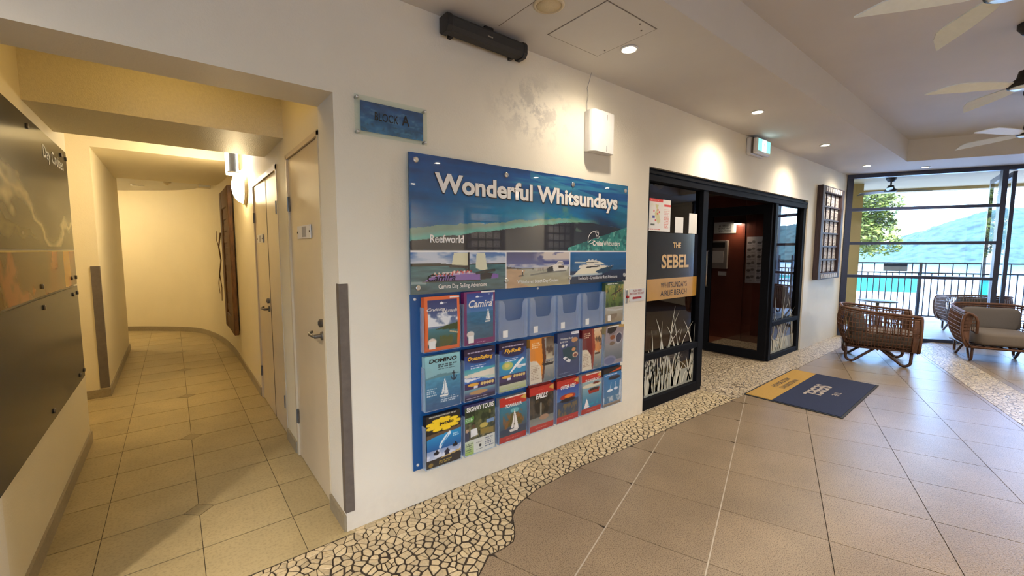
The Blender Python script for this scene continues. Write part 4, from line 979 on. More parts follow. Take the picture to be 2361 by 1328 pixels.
# running man exit sign
t = thing('exit_sign', 'green and white running man exit sign box over the entry', 'exit sign', (5.41, YW, 2.60))
m = MB(); m.box(5.22, 5.60, YW-.055, YW, 2.61, 2.80); m.build('back_box', 'white', t, bevel=.012)
m = MB(); m.box(5.225, 5.595, YW-.068, YW-.055, 2.62, 2.795); m.build('seal', 'guard', t)
m = MB(); m.box(5.23, 5.60, YW-.12, YW-.068, 2.61, 2.79); m.build('diffuser', 'white', t, bevel=.014)
m = MB(); m.box(5.255, 5.585, YW-.1225, YW-.1195, 2.645, 2.775); m.build('green_face', 'exit_green', t)
m = MB(); m.box(5.36, 5.47, YW-.1245, YW-.1215, 2.645, 2.775); m.build('white_door', 'exit_white', t)
ye = YW-.1255
m = MB(); m.extr([(5.425, ye, 2.745), (5.437, ye, 2.752), (5.447, ye, 2.742), (5.437, ye, 2.733)], (0, .001, 0))
m.extr([(5.405, ye, 2.728), (5.432, ye, 2.732), (5.425, ye, 2.695), (5.405, ye, 2.695)], (0, .001, 0))
m.extr([(5.38, ye, 2.722), (5.405, ye, 2.728), (5.405, ye, 2.720), (5.385, ye, 2.712)], (0, .001, 0)); m.extr([(5.43, ye, 2.725), (5.455, ye, 2.708), (5.450, ye, 2.702), (5.428, ye, 2.714)], (0, .001, 0))
m.extr([(5.405, ye, 2.695), (5.415, ye, 2.695), (5.395, ye, 2.665), (5.375, ye, 2.662), (5.375, ye, 2.670), (5.388, ye, 2.672)], (0, .001, 0)); m.extr([(5.415, ye, 2.695), (5.427, ye, 2.695), (5.442, ye, 2.660), (5.432, ye, 2.655)], (0, .001, 0))
m.build('running_figure', 'exit_green', t)

# carved lattice panel (and its fellows on the opposite wall, mirrored in the poster)
carv = None
def lattice(label, flip=False):
    global carv
    W_, H_, D_ = 1.10, 1.45, .075
    t = thing('lattice_panel', label, 'wall panel', (0, 0, 0), group='carved lattice panels on the lobby walls')
    def p(nm, x0, x1, z0, z1, y0, y1, mat='lattice_wood', **k): m = MB(); m.box(x0, x1, y0, y1, z0, z1); return m.build(nm, mat, t, **k)
    p('stile', 0, .11, 0, H_, -D_, 0, bevel=.006); p('stile', W_-.11, W_, 0, H_, -D_, 0, bevel=.006)
    b1 = p('rail', .11, W_-.11, 0, .10, -D_+.004, 0, bevel=.004); b2 = p('rail', .11, W_-.11, H_-.10, H_, -D_+.004, 0, bevel=.004)
    for b in (b1, b2):
        for k in range(8):
            z = .05 if b is b1 else H_-.05; x = .15+k*.105
            m = MB(); m.box(x, x+.07, -D_-.002, -D_+.006, z-.035, z+.03); m.build('inlay', 'carving', b)
    p('back_board', .11, W_-.11, .10, H_-.10, -.018, -.002)
    cw = (W_-.22)/4; rh = (H_-.20)/6
    for r in range(1, 6): p('slat', .11, W_-.11, .10+r*rh-.012, .10+r*rh+.012, -.05, -.015)
    for c in range(1, 4): p('slat', .11+c*cw-.006, .11+c*cw+.006, .10, H_-.10, -.042, -.016)
    for r in range(6):
        for c in range(4):
            if carv is None:
                m = MB(); m.box(.012, cw-.012, -.028, -.018, .014, rh-.014)
                for k, (x, z, s_) in enumerate(((.05, .05, .03), (.11, .07, .035), (.16, .13, .03), (.07, .14, .035), (.13, .03, .02))):
                    m.add([(x-s_, -.028, z), (x, -.028, z-s_*.6), (x+s_, -.028, z+s_*.2), (x, -.028, z+s_*.8), (x, -.040, z)], [(0, 1, 4), (1, 2, 4), (2, 3, 4), (3, 0, 4)])
                o = m.build('carving', 'carving', t, recenter=False); carv = o.data; o.location = (.11+c*cw, 0, .10+r*rh)
            else:
                o = bpy.data.objects.new('carving', carv); COL.objects.link(o); o.parent = t; o.location = (.11+c*cw, 0, .10+r*rh)
    return t
lp = lattice('dark carved lattice panel with pale insets beside the glass wall'); lp.location = (7.75, YW-.002, 1.06)
for i, x in enumerate((4.0, 6.5, 9.0)):
    c = copy_tree(lp); c.location = (x, -4.098, 1.06); c.rotation_euler = (0, 0, PI)
    c['label'] = ('carved lattice panel mirrored at the poster centre', 'carved lattice panel mirrored in the middle of the poster', 'carved lattice panel mirrored at the reef end of the poster')[i]

# ================================================================== REEF POSTER
t = thing('poster_board', 'large glossy blue reef poster with big white title above the brochure rack', 'poster', (2.0, YW, 1.25))
PX0, PX1, PZ0, PZ1 = 1.033, 2.985, 1.252, 2.036; PW, PH = PX1-PX0, PZ1-PZ0
YP = YW-.030
m = MB(); m.box(PX0, PX1, YP, YP+.010, PZ0, PZ1); m.build('acrylic_sheet', plain('poster_edge', (.05, .09, .14), .2), t)
a = Art(560, 226); B = .312; asp = PH/PW
X, Y = a.X, a.Y
sea = (0, 1, B, 1)
a.grad(sea, (0, 106, 156), (0, 70, 134)); a.grain(sea, 5, 16, .22, 2)
a.put(np.clip(1-np.abs(X-.45)/.4, 0, 1)*np.clip(1-np.abs(Y-.62)/.22, 0, 1), (0, 142, 172), .75)
a.blot((.3, 1, .8, 1), 5, 26, .52, (60, 150, 176), 5, .55); a.put((np.abs(Y-(.965-.42*(X-.45)))<.03)&(X>.45), (70, 150, 170), .45); a.put((np.abs(Y-(.915-.40*(X-.4)))<.016)&(X>.5), (0, 70, 130), .7)
wob = (fbm(X*18, Y*9, 31)-.5)*.05
yt = .455+.30*X-.14*X**2*0+wob; yt = np.where(X < .62, .475+.23*X+wob, .6176-.10*(X-.62)+wob); yl = np.where(X < .66, .385+.335*X-.05*X*X+wob*.5, .588-.30*(X-.66)**2*1.5+wob*.5)
deep = (Y < yl) & (Y > B); a.put(deep, (28, 33, 48)); 
bank = (Y < yt) & (Y >= yl); a.put(bank & (X < .80), (116, 146, 132)); a.blot(sea, 20, 26, .52, (136, 158, 138), 9, .0)
m1 = np.clip(1-np.abs(Y-yl-.012)/.035, 0, 1)*(Y > yl); a.put(m1*(X < .82), (98, 176, 165), .9)
a.blot((.40, .72, .5, .72), 16, 10, .55, (110, 140, 110), 12, .55); a.put(np.clip((X-.70)/.12, 0, 1)*np.clip((.72-.35*(X-.75)-Y)/.06, 0, 1)*(Y > yl), (26, 44, 72), .8); a.put(np.clip((X-.86)/.08, 0, 1)*np.clip((.76-Y)/.05, 0, 1)*np.clip((Y-(.62-.9*(X-.86)))/.05, 0, 1), (20, 110, 130), .55)
reef = (Y < B+.02+.62*(X-.62)) & (X > .64) & (Y > B) & (Y < .62); a.put(reef, (46, 132, 126)); a.blot((.64, 1, B, .62), 46, 24, .50, (24, 84, 86), 17, .0)
rb = np.clip((fbm(X*60, Y*26, 44)-.52)*9, 0, 1)*reef; a.put(rb, (22, 92, 92), .8); rb2 = np.clip((fbm(X*70, Y*30, 77)-.58)*9, 0, 1)*reef; a.put(rb2, (120, 188, 172), .7)
a.grain(sea, 40, 30, .05, 3)
# photographs below the white line
s1, s2 = .344, .651
b = (0, s1, 0, B); a.grad(b, (58, 84, 90), (64, 118, 124)); a.grain((0, s1, 0, .2), 26, 60, .25, 4)
a.grad((0, s1, .205, B), (170, 178, 196), (44, 96, 168)); a.blot((0, s1, .215, B), 14, 20, .49, (205, 210, 220), 6, .85); a.blot((.2, s1, .215, B), 16, 22, .58, (220, 224, 232), 7, .8)
a.poly([(0, .225), (.09, .224), (.14, .212), (s1, .216), (s1, .207), (0, .202)], (34, 32, 34))
a.poly([(.143, .302), (.193, .302), (.193, .203), (.134, .203)], (214, 212, 180)); a.poly([(.226, .300), (.258, .300), (.268, .165), (.24, .163), (.222, .18)], (214, 214, 188))
a.line([(.196, .302), (.196, .150)], .0030, (24, 24, 28), 1, asp); a.line([(.130, .200), (.192, .190)], .004, (46, 34, 34), 1, asp); a.line([(.178, .19), (.196, .155)], .002, (30, 28, 30), 1, asp)
a.poly([(.040, .088), (.060, .118), (.118, .140), (.228, .136), (.238, .132), (.240, .085)], (132, 98, 168)); a.poly([(.06, .122), (.12, .15), (.20, .148), (.225, .138), (.12, .130)], (176, 150, 190))
a.poly([(.106, .152), (.20, .158), (.21, .150), (.11, .144)], (214, 206, 210)); a.poly([(.240, .13), (.24, .088), (.285, .09), (.30, .13), (.262, .145)], (32, 24, 34)); a.poly([(.282, .092), (.312, .094), (.312, .128), (.288, .130)], (120, 84, 160))
a.line([(.226, .139), (.256, .152), (.296, .158)], .004, (44, 42, 46), 1, asp); a.line([(.036, .086), (.24, .083)], .0018, (24, 20, 30), 1, asp)
for i in range(16): a.ell(.068+.0035*i*1.3, .135+.006*(i % 3), .0028, .008, [(190, 70, 60), (40, 36, 40), (220, 200, 190)][i % 3])
for i in range(12): a.ell(.138+.006*i, .150+.006*(i % 2), .0035, .009, [(210, 90, 90), (230, 200, 190), (150, 50, 60)][i % 3])
a.line([(0, .083), (.045, .08)], .004, (150, 168, 168), .7, asp)
b = (s1, s2, 0, B); a.grad((s1, s2, .16, B), (150, 160, 190), (40, 42, 110)); a.grad((s1, s2, .19, B), (70, 80, 140), (36, 40, 104)); cm = np.clip((fbm(X*22, Y*16, 61)-.38)*7, 0, 1)*np.clip((X-.46)/.06, 0, 1)*np.clip((Y-.215)/.03, 0, 1)*a.inb((s1, s2, .2, B)); a.put(cm, (212, 200, 190), .95); a.blot((s1, s2, .16, .20), 20, 30, .48, (200, 196, 200), 62, .7)
a.grad((s1, s2, 0, .165), (170, 158, 122), (150, 152, 140)); a.poly([(s1, .165), (.43, .15), (.40, .05), (.45, 0), (s1, 0)], (176, 144, 110)); a.grain((s1, s2, 0, .16), 22, 30, .12, 65)
a.poly([(s1, .185), (.42, .162), (.47, .160), (.47, .155), (s1, .163)], (60, 44, 44))
a.poly([(.535, .168), (.565, .190), (.60, .196), (.61, .185), (.64, .176), (.638, .14), (.57, .128), (.535, .132)], (226, 220, 210)); a.poly([(.531, .165), (.562, .178), (.566, .13), (.535, .126)], (44, 42, 46)); a.poly([(.58, .20), (.59, .222), (.612, .222), (.618, .2)], (224, 218, 210)); a.rect((.592, .622, .160, .178), (64, 48, 46)); a.poly([(.585, .205), (.592, .212), (.612, .212), (.616, .206)], (40, 36, 40))
a.line([(.455, .105), (.54, .122), (.63, .132)], .0025, (84, 82, 80), .7, asp); a.line([(.48, .15), (.535, .165)], .004, (190, 176, 164), .8, asp)
for i in range(7): a.line([(.485+.005*i, .135+.004*(i % 3)), (.485+.005*i, .165)], .0009, (52, 50, 56), .8, asp)
a.rect((.414, .420, .105, .150), (40, 36, 38)); a.rect((.414, .420, .135, .148), (214, 210, 205)); a.line([(.40, .10), (.42, .103)], .002, (60, 54, 50), 1, asp)
b = (s2, 1, 0, B); a.grad(b, (18, 30, 62), (22, 96, 156)); a.grad((s2, 1, .10, B), (22, 82, 130), (20, 98, 160)); a.grad((s2, 1, 0, .12), (20, 26, 52), (26, 44, 84)); a.grain(b, 8, 40, .10, 71)
a.poly([(.668, .075), (.70, .13), (.715, .150), (.90, .155), (.915, .170), (.83, .135), (.80, .110), (.83, .080)], (226, 220, 196)); a.poly([(.80, .112), (.83, .136), (.915, .168), (.905, .14), (.88, .10), (.838, .085)], (30, 62, 90))
a.poly([(.70, .148), (.706, .176), (.76, .182), (.86, .170), (.89, .160), (.80, .14)], (224, 218, 204)); a.poly([(.705, .186), (.75, .19), (.74, .20), (.75, .222), (.80, .225), (.84, .20), (.86, .178), (.78, .18)], (224, 220, 206))
a.poly([(.738, .147), (.752, .163), (.83, .171), (.825, .157)], (34, 34, 40)); a.poly([(.728, .196), (.742, .205), (.815, .209), (.82, .203), (.75, .196)], (40, 40, 44)); a.poly([(.755, .222), (.76, .238), (.768, .224), (.785, .236), (.79, .224), (.81, .23), (.80, .218)], (216, 212, 204))
a.line([(.655, .078), (.76, .082), (.84, .086)], .004, (170, 186, 196), .8, asp); a.line([(.68, .205), (.74, .203)], .0022, (212, 208, 198), 1, asp)
a.rect((0, 1, B-.006, B+.005), (232, 232, 234)); a.rect((s1-.0022, s1+.0022, 0, B), (226, 226, 228)); a.rect((s2-.0022, s2+.0022, 0, B), (226, 226, 228))
a.sheet('print', (PX0, YP-.0008, PZ0), R_, U_, PW, PH, 'print_gloss', t)
yt_ = YP-.0012
text('lettering_shadow', 'Wonderful Whitsundays', (1.184, yt_, 1.793), R_, U_, 1.675, .154, 'txt_black', t, .055, lift=0)
text('lettering', 'Wonderful Whitsundays', (1.190, yt_-.001, 1.800), R_, U_, 1.66, .146, 'txt_white', t, .035)
text('lettering', 'Reefworld', (1.155, yt_, 1.545), R_, U_, .225, .047, 'txt_white', t, .02)
text('lettering', 'Cruise', (2.555, yt_, 1.540), R_, U_, .125, .040, 'txt_white', t, .03); text('lettering', 'Whitsundays', (2.685, yt_, 1.530), R_, U_, .21, .050, 'txt_white', t, .0)
text('lettering', 'Camira Day Sailing Adventure', (1.205, yt_, 1.270), R_, U_, .345, .033, 'txt_white', t, .012)
text('lettering', 'Whitehaven Beach Day Cruises', (1.80, yt_, 1.272), R_, U_, .385, .030, 'txt_white', t, .01)
text('lettering', 'Reefworld - Great Barrier Reef Adventures', (2.40, yt_, 1.280), R_, U_, .47, .026, 'txt_white', t, .0)
text('boat_name', 'Camira', (1.135, yt_, 1.322), R_, U_, .185, .040, 'txt_black', t, .01, shear=.3)
m = MB()
def arc(cx, cz, r, a0, a1, n=10): return [(cx+r*math.cos(math.radians(a0+(a1-a0)*i/n)), yt_-.001, cz+r*math.sin(math.radians(a0+(a1-a0)*i/n))) for i in range(n+1)]
m.tube(arc(2.575, 1.575, .075, 60, 190), .0022, 4); m.tube([(2.50, yt_-.001, 1.563), (2.54, yt_-.001, 1.585), (2.57, yt_-.001, 1.578), (2.545, yt_-.001, 1.560), (2.515, yt_-.001, 1.552)], .002, 4)
m.tube(arc(2.60, 1.635, .022, -100, 120), .0024, 4); m.tube([(2.585, yt_-.001, 1.645), (2.60, yt_-.001, 1.62), (2.635, yt_-.001, 1.612), (2.62, yt_-.001, 1.598), (2.60, yt_-.001, 1.600)], .0024, 4)
m.build('turtle_emblem', 'txt_white', t)
for (x, z) in ((1.075, 1.998), (1.705, 1.985), (2.325, 1.985), (2.950, 1.995), (1.075, 1.290), (1.705, 1.305), (2.305, 1.302), (2.962, 1.300)):
    m = MB(); m.lathe([(.016, 0), (.016, .006), (.011, .010), (.008, .007), (0, .007)], (x, YP, z), (0, -1, 0), 18); m.build('bolt', 'chrome', t, smooth=True)

# ================================================================== BROCHURE RACK AND BROCHURES
t = thing('brochure_rack', 'blue wall panel with three rows of clear brochure pockets', 'brochure rack', (2.0, YW, .215))
YB = YW-.014
m = MB(); m.box(1.036, 2.965, YB, YW-.001, .212, 1.252); m.build('panel', 'blue', t, bevel=.002)
for (x, z) in ((1.062, 1.224), (2.00, 1.236), (1.062, .245), (2.90, 1.236), (1.20, .236)):
    m = MB(); m.lathe([(.009, 0), (.008, .004), (0, .005)], (x, YB, z), (0, -1, 0), 14); m.build('screw_cap', 'white', t, smooth=True)
COLX = [1.092+.2665*i for i in range(7)]; ROWZ = [.915, .565, .214]; BW = .236; PD = .046
def pocket(x, z, am='acrylic'):
    y0, y1 = YB-PD, YB; w = BW+.008; h = .262
    p = MB(); p.box(x, x+w, y1-.002, y1, z, z+h)
    P = p.build('pocket', am, t)
    m = MB()      # front with a U cut-out
    pts = [(x, z), (x+w, z), (x+w, z+h), (x+w-.028, z+h), (x+w-.045, z+h-.02)]
    cx0, cx1, cz = x+.052, x+w-.052, z+h-.135
    pts += [(cx1+.004, z+h-.04), (cx1, cz+.03)] + [(cx1-.03+.03*math.cos(q), cz+.03+.03*math.sin(q)-.0) for q in np.linspace(0, -PI/2, 5)][1:] + [(cx0+.03+.03*math.cos(q), cz+.03+.03*math.sin(q)) for q in np.linspace(-PI/2, -PI, 5)] + [(cx0-.004, z+h-.04), (x+.045, z+h-.02), (x+.028, z+h), (x, z+h)]
    m.extr([(a_, y0, b_) for a_, b_ in pts], (0, .002, 0)); m.build('front', am, P)
    for xs_ in (x, x+w-.002):
        m = MB(); m.box(xs_, xs_+.002, y0, y1, z, z+h); m.build('side', 'edge_acrylic', P)
    m = MB(); m.box(x, x+w, y0, y1, z, z+.003); m.build('base', 'edge_acrylic', P)
    return P, y0
def bz(kind):
    if kind == 'curl': return lambda u, v: .010*np.sin(PI*v*1.1)+.012*np.clip(v-.7, 0, 1)**1.2*2 - .0
    if kind == 'lean': return lambda u, v: .016*v**2*np.sign(1)
    return None
def star(a, x, y, s=.05): a.ell(x, y, s, s*.35, (240, 244, 250)); a.poly([(x-s*.4, y-s*.4), (x, y+s*.8), (x+s*.4, y-s*.3)], (240, 244, 250)); a.dash((x+s, x+s*4, y-.012, y+.008), 2, (220, 228, 240), 2, .7)
def sail(a, x, y, s, col=(240, 240, 236), hull=(236, 236, 230)):
    a.poly([(x, y), (x+.02*s, y+.42*s), (x+.16*s, y)], col); a.poly([(x-.02*s, y+.02*s), (x+.01*s, y+.40*s), (x-.12*s, y+.02*s)], col); a.poly([(x-.18*s, y-.01*s), (x+.18*s, y-.01*s), (x+.13*s, y-.06*s), (x-.15*s, y-.06*s)], hull)
def A0(c): return Art(64, 86, c)
def art_cruise():
    a = A0((226, 106, 52)); b = (.09, .93, .07, .93); a.grad((.09, .93, .35, .93), (120, 140, 168), (28, 44, 104)); a.blot((.09, .93, .45, .70), 5, 9, .42, (226, 228, 230), 4, .95)
    a.grad((.09, .93, .07, .42), (58, 74, 60), (70, 128, 140)); a.poly([(.30, .40), (.60, .46), (.93, .50), (.93, .36), (.6, .38)], (58, 74, 44)); a.blot((.4, .93, .07, .28), 6, 6, .45, (90, 92, 40), 8, .8); a.line([(.7, .34), (.93, .30)], .01, (214, 190, 150)); a.ell(.2, .17, .12, .07, (232, 216, 200)); star(a, .48, .87); a.rect((.72, 1, .955, .985), (240, 236, 230)); return a
def art_camira():
    a = A0((118, 34, 98)); a.grad((.08, .94, .1, .97), (52, 92, 116), (40, 120, 168)); a.grad((.08, .94, .62, .97), (70, 120, 176), (34, 60, 140)); a.grain((.08, .94, .1, .6), 8, 30, .12, 2); a.blot((.5, .94, .8, .97), 5, 8, .5, (232, 234, 240), 5, .8)
    a.rect((.55, 1, .965, 1), (232, 228, 226)); sail(a, .76, .44, .55); star(a, .42, .90); a.ell(.2, .2, .12, .06, (226, 216, 205)); a.dash((.4, .7, .02, .05), 1, (210, 170, 200), 3); return a
def art_green():
    a = A0((120, 124, 70)); a.grad((0, 1, .35, 1), (70, 92, 30), (150, 160, 84)); a.blot((0, 1, .35, .95), 9, 9, .47, (40, 60, 22), 5, .8); a.blot((0, 1, .55, .9), 12, 9, .57, (196, 150, 70), 9, .7); a.rect((0, 1, .93, 1), (34, 62, 34)); a.dash((.1, .95, .94, .985), 1, (240, 240, 235), 2)
    a.grad((0, 1, 0, .38), (150, 132, 104), (186, 182, 170)); a.line([(.1, .33), (.6, .29), (1, .31)], .02, (200, 200, 196)); a.line([(.3, .68), (.6, .74), (.9, .82)], .014, (70, 50, 34)); a.blot((0, 1, 0, .2), 8, 5, .5, (120, 100, 78), 12, .7); return a
def art_domino():
    a = A0((120, 176, 188)); a.grad((0, 1, 0, .62), (52, 92, 134), (74, 142, 170)); a.grad((0, 1, .60, 1), (128, 172, 182), (142, 198, 202)); a.grain((0, 1, 0, .6), 9, 30, .14, 5); a.poly([(0, .60), (.4, .66), (1, .62), (1, .605), (0, .585)], (92, 132, 140)); sail(a, .52, .26, .75, (226, 232, 232))
    a.dash((.36, .94, .72, .84), 3, (34, 52, 62), 3); a.dash((.02, .32, .26, .42), 4, (214, 226, 230), 8); a.dash((.42, .96, .10, .22), 3, (206, 220, 230), 9)
    a.line([(.80, .52), (.80, .66)], .012, (26, 36, 52)); a.line([(.72, .56), (.76, .51), (.80, .50), (.84, .51), (.88, .56)], .012, (26, 36, 52)); a.line([(.76, .63), (.84, .63)], .01, (26, 36, 52)); return a
def art_raft(fly=False):
    a = A0((38, 22, 62)); a.grad((0, 1, .5, .86), (52, 134, 196), (30, 52, 120)); a.put((a.Y > .86), (34, 20, 56)); a.ell(.5, .80, .42, .10, (34, 24, 66), .8)
    if fly:
        a.grad((0, 1, .34, .62), (30, 130, 176), (46, 150, 190)); a.ell(.30, .52, .2, .085, (176, 190, 110)); a.ell(.28, .53, .1, .04, (220, 200, 110)); a.poly([(.55, .50), (.86, .66), (.92, .63), (.70, .50), (.98, .50), (.98, .45), (.62, .46), (.42, .36), (.36, .36)], (240, 240, 238)); a.ell(.75, .46, .1, .03, (210, 210, 214)); a.grad((0, 1, 0, .14), (170, 178, 120), (200, 200, 170))
    else:
        a.grad((0, 1, .34, .60), (230, 220, 196), (58, 160, 178)); a.poly([(0, .5), (1, .56), (1, .42), (0, .44)], (226, 218, 198)); a.poly([(0, .45), (.45, .42), (.8, .36), (1, .36), (1, .34), (0, .34)], (50, 110, 190)); a.poly([(0, .44), (.5, .40), (.1, .36), (0, .38)], (240, 240, 244))
    a.rect((0, 1, .20, .34), (52, 30, 86)); a.rect((.30, .42, .215, .27), (230, 226, 236)); a.ell(.28, .295, .18, .03, (236, 176, 60))
    for i in range(5): a.ell(.56+.09*i, .285, .045, .032, (232, 196, 120))
    if not fly: a.grad((0, 1, .06, .20), (60, 44, 90), (120, 170, 180)); a.ell(.45, .13, .3, .04, (200, 150, 90), .9)
    a.dash((.1, .95, .90, .94), 1, (200, 190, 214), 4); a.dash((.2, .8, .60, .68), 2, (220, 228, 244), 5); a.dash((.05, .95, .02, .05), 1, (190, 184, 204), 6); return a
def art_sailbro(c1, c2, dark):
    a = A0(c1); a.poly([(.48, 1), (1, 1), (1, 0), (.55, 0), (.62, .35), (.55, .7)], (150, 150, 150)); a.grad((.66, 1, .5, 1), (200, 188, 160), (70, 52, 40)) if not dark else a.grad((.6, 1, .45, 1), (196, 120, 60), (220, 200, 170))
    a.grad((.58, 1, 0, .45), (96, 110, 120), (190, 180, 160)); a.blot((.6, 1, .55, .95), 7, 7, .50, (70, 48, 36), 4, .85)
    a.poly([(.46, 1), (.58, 1), (.66, .55), (.6, .25), (.56, 0), (.48, 0), (.54, .4)], c2); a.poly([(0, .52), (.25, .50), (.44, .36), (.50, .0), (0, 0)], (224, 210, 186)); a.dash((.06, .40, .08, .42), 9, (150, 120, 96), 4, .7)
    a.dash((.08, .42, .78, .92), 3, (246, 226, 190), 7); 
    if dark: sail(a, .78, .40, .8, (214, 140, 80), (70, 44, 34)); a.blot((.6, 1, .05, .28), 7, 6, .5, (200, 150, 110), 9, .8)
    else: a.poly([(.45, .42), (1, .42), (.95, .36), (.55, .36)], (36, 28, 28)); a.blot((.62, 1, .04, .2), 9, 7, .48, (190, 150, 130), 12, .8); a.dash((.5, .95, .42, .47), 1, (60, 44, 40), 3)
    return a
def art_whitehaven():
    a = A0((52, 66, 106)); a.grain((0, 1, 0, 1), 4, 6, .12, 3); a.rect((.62, .98, .93, 1), (226, 226, 230)); a.dash((.68, .92, .955, .98), 1, (40, 44, 60), 2); a.poly([(.22, .62), (.5, .66), (.88, .64), (.84, .34), (.40, .32), (.28, .45)], (34, 66, 78)); a.poly([(.25, .42), (.36, .45), (.62, .34), (.56, .29), (.44, .32)], (232, 232, 232)); a.rect((.36, .48, .36, .40), (60, 66, 80))
    a.ell(.78, .80, .15, .06, (190, 140, 96)); a.ell(.84, .70, .10, .06, (70, 70, 90)); a.ell(.74, .58, .09, .04, (210, 150, 100)); a.ell(.82, .45, .13, .06, (220, 190, 160)); a.ell(.82, .44, .08, .04, (120, 60, 50)); a.ell(.25, .70, .07, .035, (220, 216, 206)); a.ell(.40, .71, .05, .03, (200, 205, 215)); a.dash((.1, .6, .05, .09), 1, (150, 160, 190), 8); return a
def art_grey():
    a = A0((150, 140, 146)); a.grad((0, 1, .1, .55), (96, 104, 112), (150, 148, 150)); a.poly([(.1, .98), (.62, .98), (.55, .86), (.3, .80), (.08, .84)], (34, 30, 34)); a.ell(.76, .66, .19, .15, (206, 200, 204)); a.ell(.76, .66, .165, .13, (70, 70, 88)); a.ell(.40, .70, .14, .06, (140, 84, 56)); a.ell(.40, .54, .14, .05, (120, 100, 84)); a.ell(.3, .10, .36, .13, (140, 142, 180), .7); a.ell(.3, .09, .28, .09, (96, 104, 140), .8); a.dash((.2, .55, .76, .82), 2, (60, 50, 54), 4); a.rect((.1, 1, .97, 1), (236, 228, 214)); a.rect((.7, 1, .93, 1), (200, 160, 90)); return a
def art_jetski():
    a = A0((26, 22, 22)); a.ell(.5, .80, .42, .085, (246, 206, 40)); a.ell(.45, .90, .09, .035, (246, 206, 40)); 
    for i in range(9): q = i*.7; a.ell(.5+.40*math.cos(q), .80+.10*math.sin(q), .13, .03, (246, 206, 40))
    a.grad((0, 1, .32, .64), (28, 88, 150), (36, 146, 200)); a.poly([(0, .64), (1, .70), (1, .64), (.3, .60), (0, .56)], (96, 76, 54)); a.line([(.66, .60), (.52, .52), (.42, .44), (.38, .38)], .035, (226, 236, 242)); a.line([(.6, .56), (.40, .40)], .012, (70, 150, 200)); a.grad((0, 1, .16, .33), (196, 204, 222), (140, 160, 196)); a.blot((0, 1, .16, .33), 7, 9, .5, (230, 232, 240), 4, .8)
    for x, y in ((.27, .27), (.58, .25), (.82, .33)): a.ell(x, y, .08, .035, (24, 26, 40)); a.ell(x+.01, y+.03, .03, .035, (20, 24, 34))
    a.poly([(.5, .15), (.66, .17), (.62, .28), (.55, .28)], (26, 30, 54)); a.poly([(0, .15), (1, .20), (1, 0), (0, 0)], (44, 36, 30)); a.poly([(.4, .16), (1, .23), (1, .19), (.4, .14)], (200, 170, 110)); a.dash((.36, .80, .03, .11), 2, (190, 160, 60), 5); a.dash((.76, .97, .50, .58), 2, (190, 224, 240), 6); a.dash((.08, .95, .955, .985), 1, (190, 190, 180), 7); a.ell(.12, .06, .07, .04, (150, 120, 50)); return a
def art_segway():
    a = A0((70, 84, 52)); a.grad((0, 1, .28, .95), (96, 90, 60), (58, 78, 44)); a.blot((0, 1, .28, .88), 10, 10, .46, (32, 42, 26), 3, .85); a.blot((0, 1, .3, .8), 12, 10, .58, (170, 150, 96), 8, .8); a.rect((0, 1, .95, 1), (44, 46, 96)); a.poly([(0, .74), (.3, .76), (.28, .66), (0, .64)], (88, 150, 60)); a.dash((.02, .26, .66, .74), 3, (226, 240, 220), 3)
    a.ell(.28, .55, .06, .04, (90, 66, 50)); a.poly([(.18, .50), (.38, .50), (.42, .36), (.18, .34)], (226, 226, 224)); a.poly([(0, .46), (.14, .46), (.14, .28), (0, .28)], (52, 58, 78)); a.ell(.07, .49, .05, .035, (196, 160, 130)); a.ell(.62, .52, .14, .05, (190, 170, 90)); a.poly([(.5, .46), (.95, .44), (.95, .32), (.5, .34)], (140, 120, 60)); a.rect((.7, .98, .55, .62), (120, 150, 190))
    a.poly([(0, .28), (1, .30), (1, 0), (0, 0)], (216, 216, 206)); a.grad((0, .28, 0, .28), (150, 180, 84), (214, 220, 196)); a.dash((.04, .28, .04, .24), 5, (60, 70, 60), 4); a.dash((.66, .97, .06, .26), 5, (70, 80, 110), 5); a.dash((.36, .62, .18, .22), 1, (30, 34, 40), 6); a.ell(.49, .13, .04, .03, (30, 30, 34)); a.dash((.38, .62, .04, .08), 1, (30, 34, 40), 9); return a
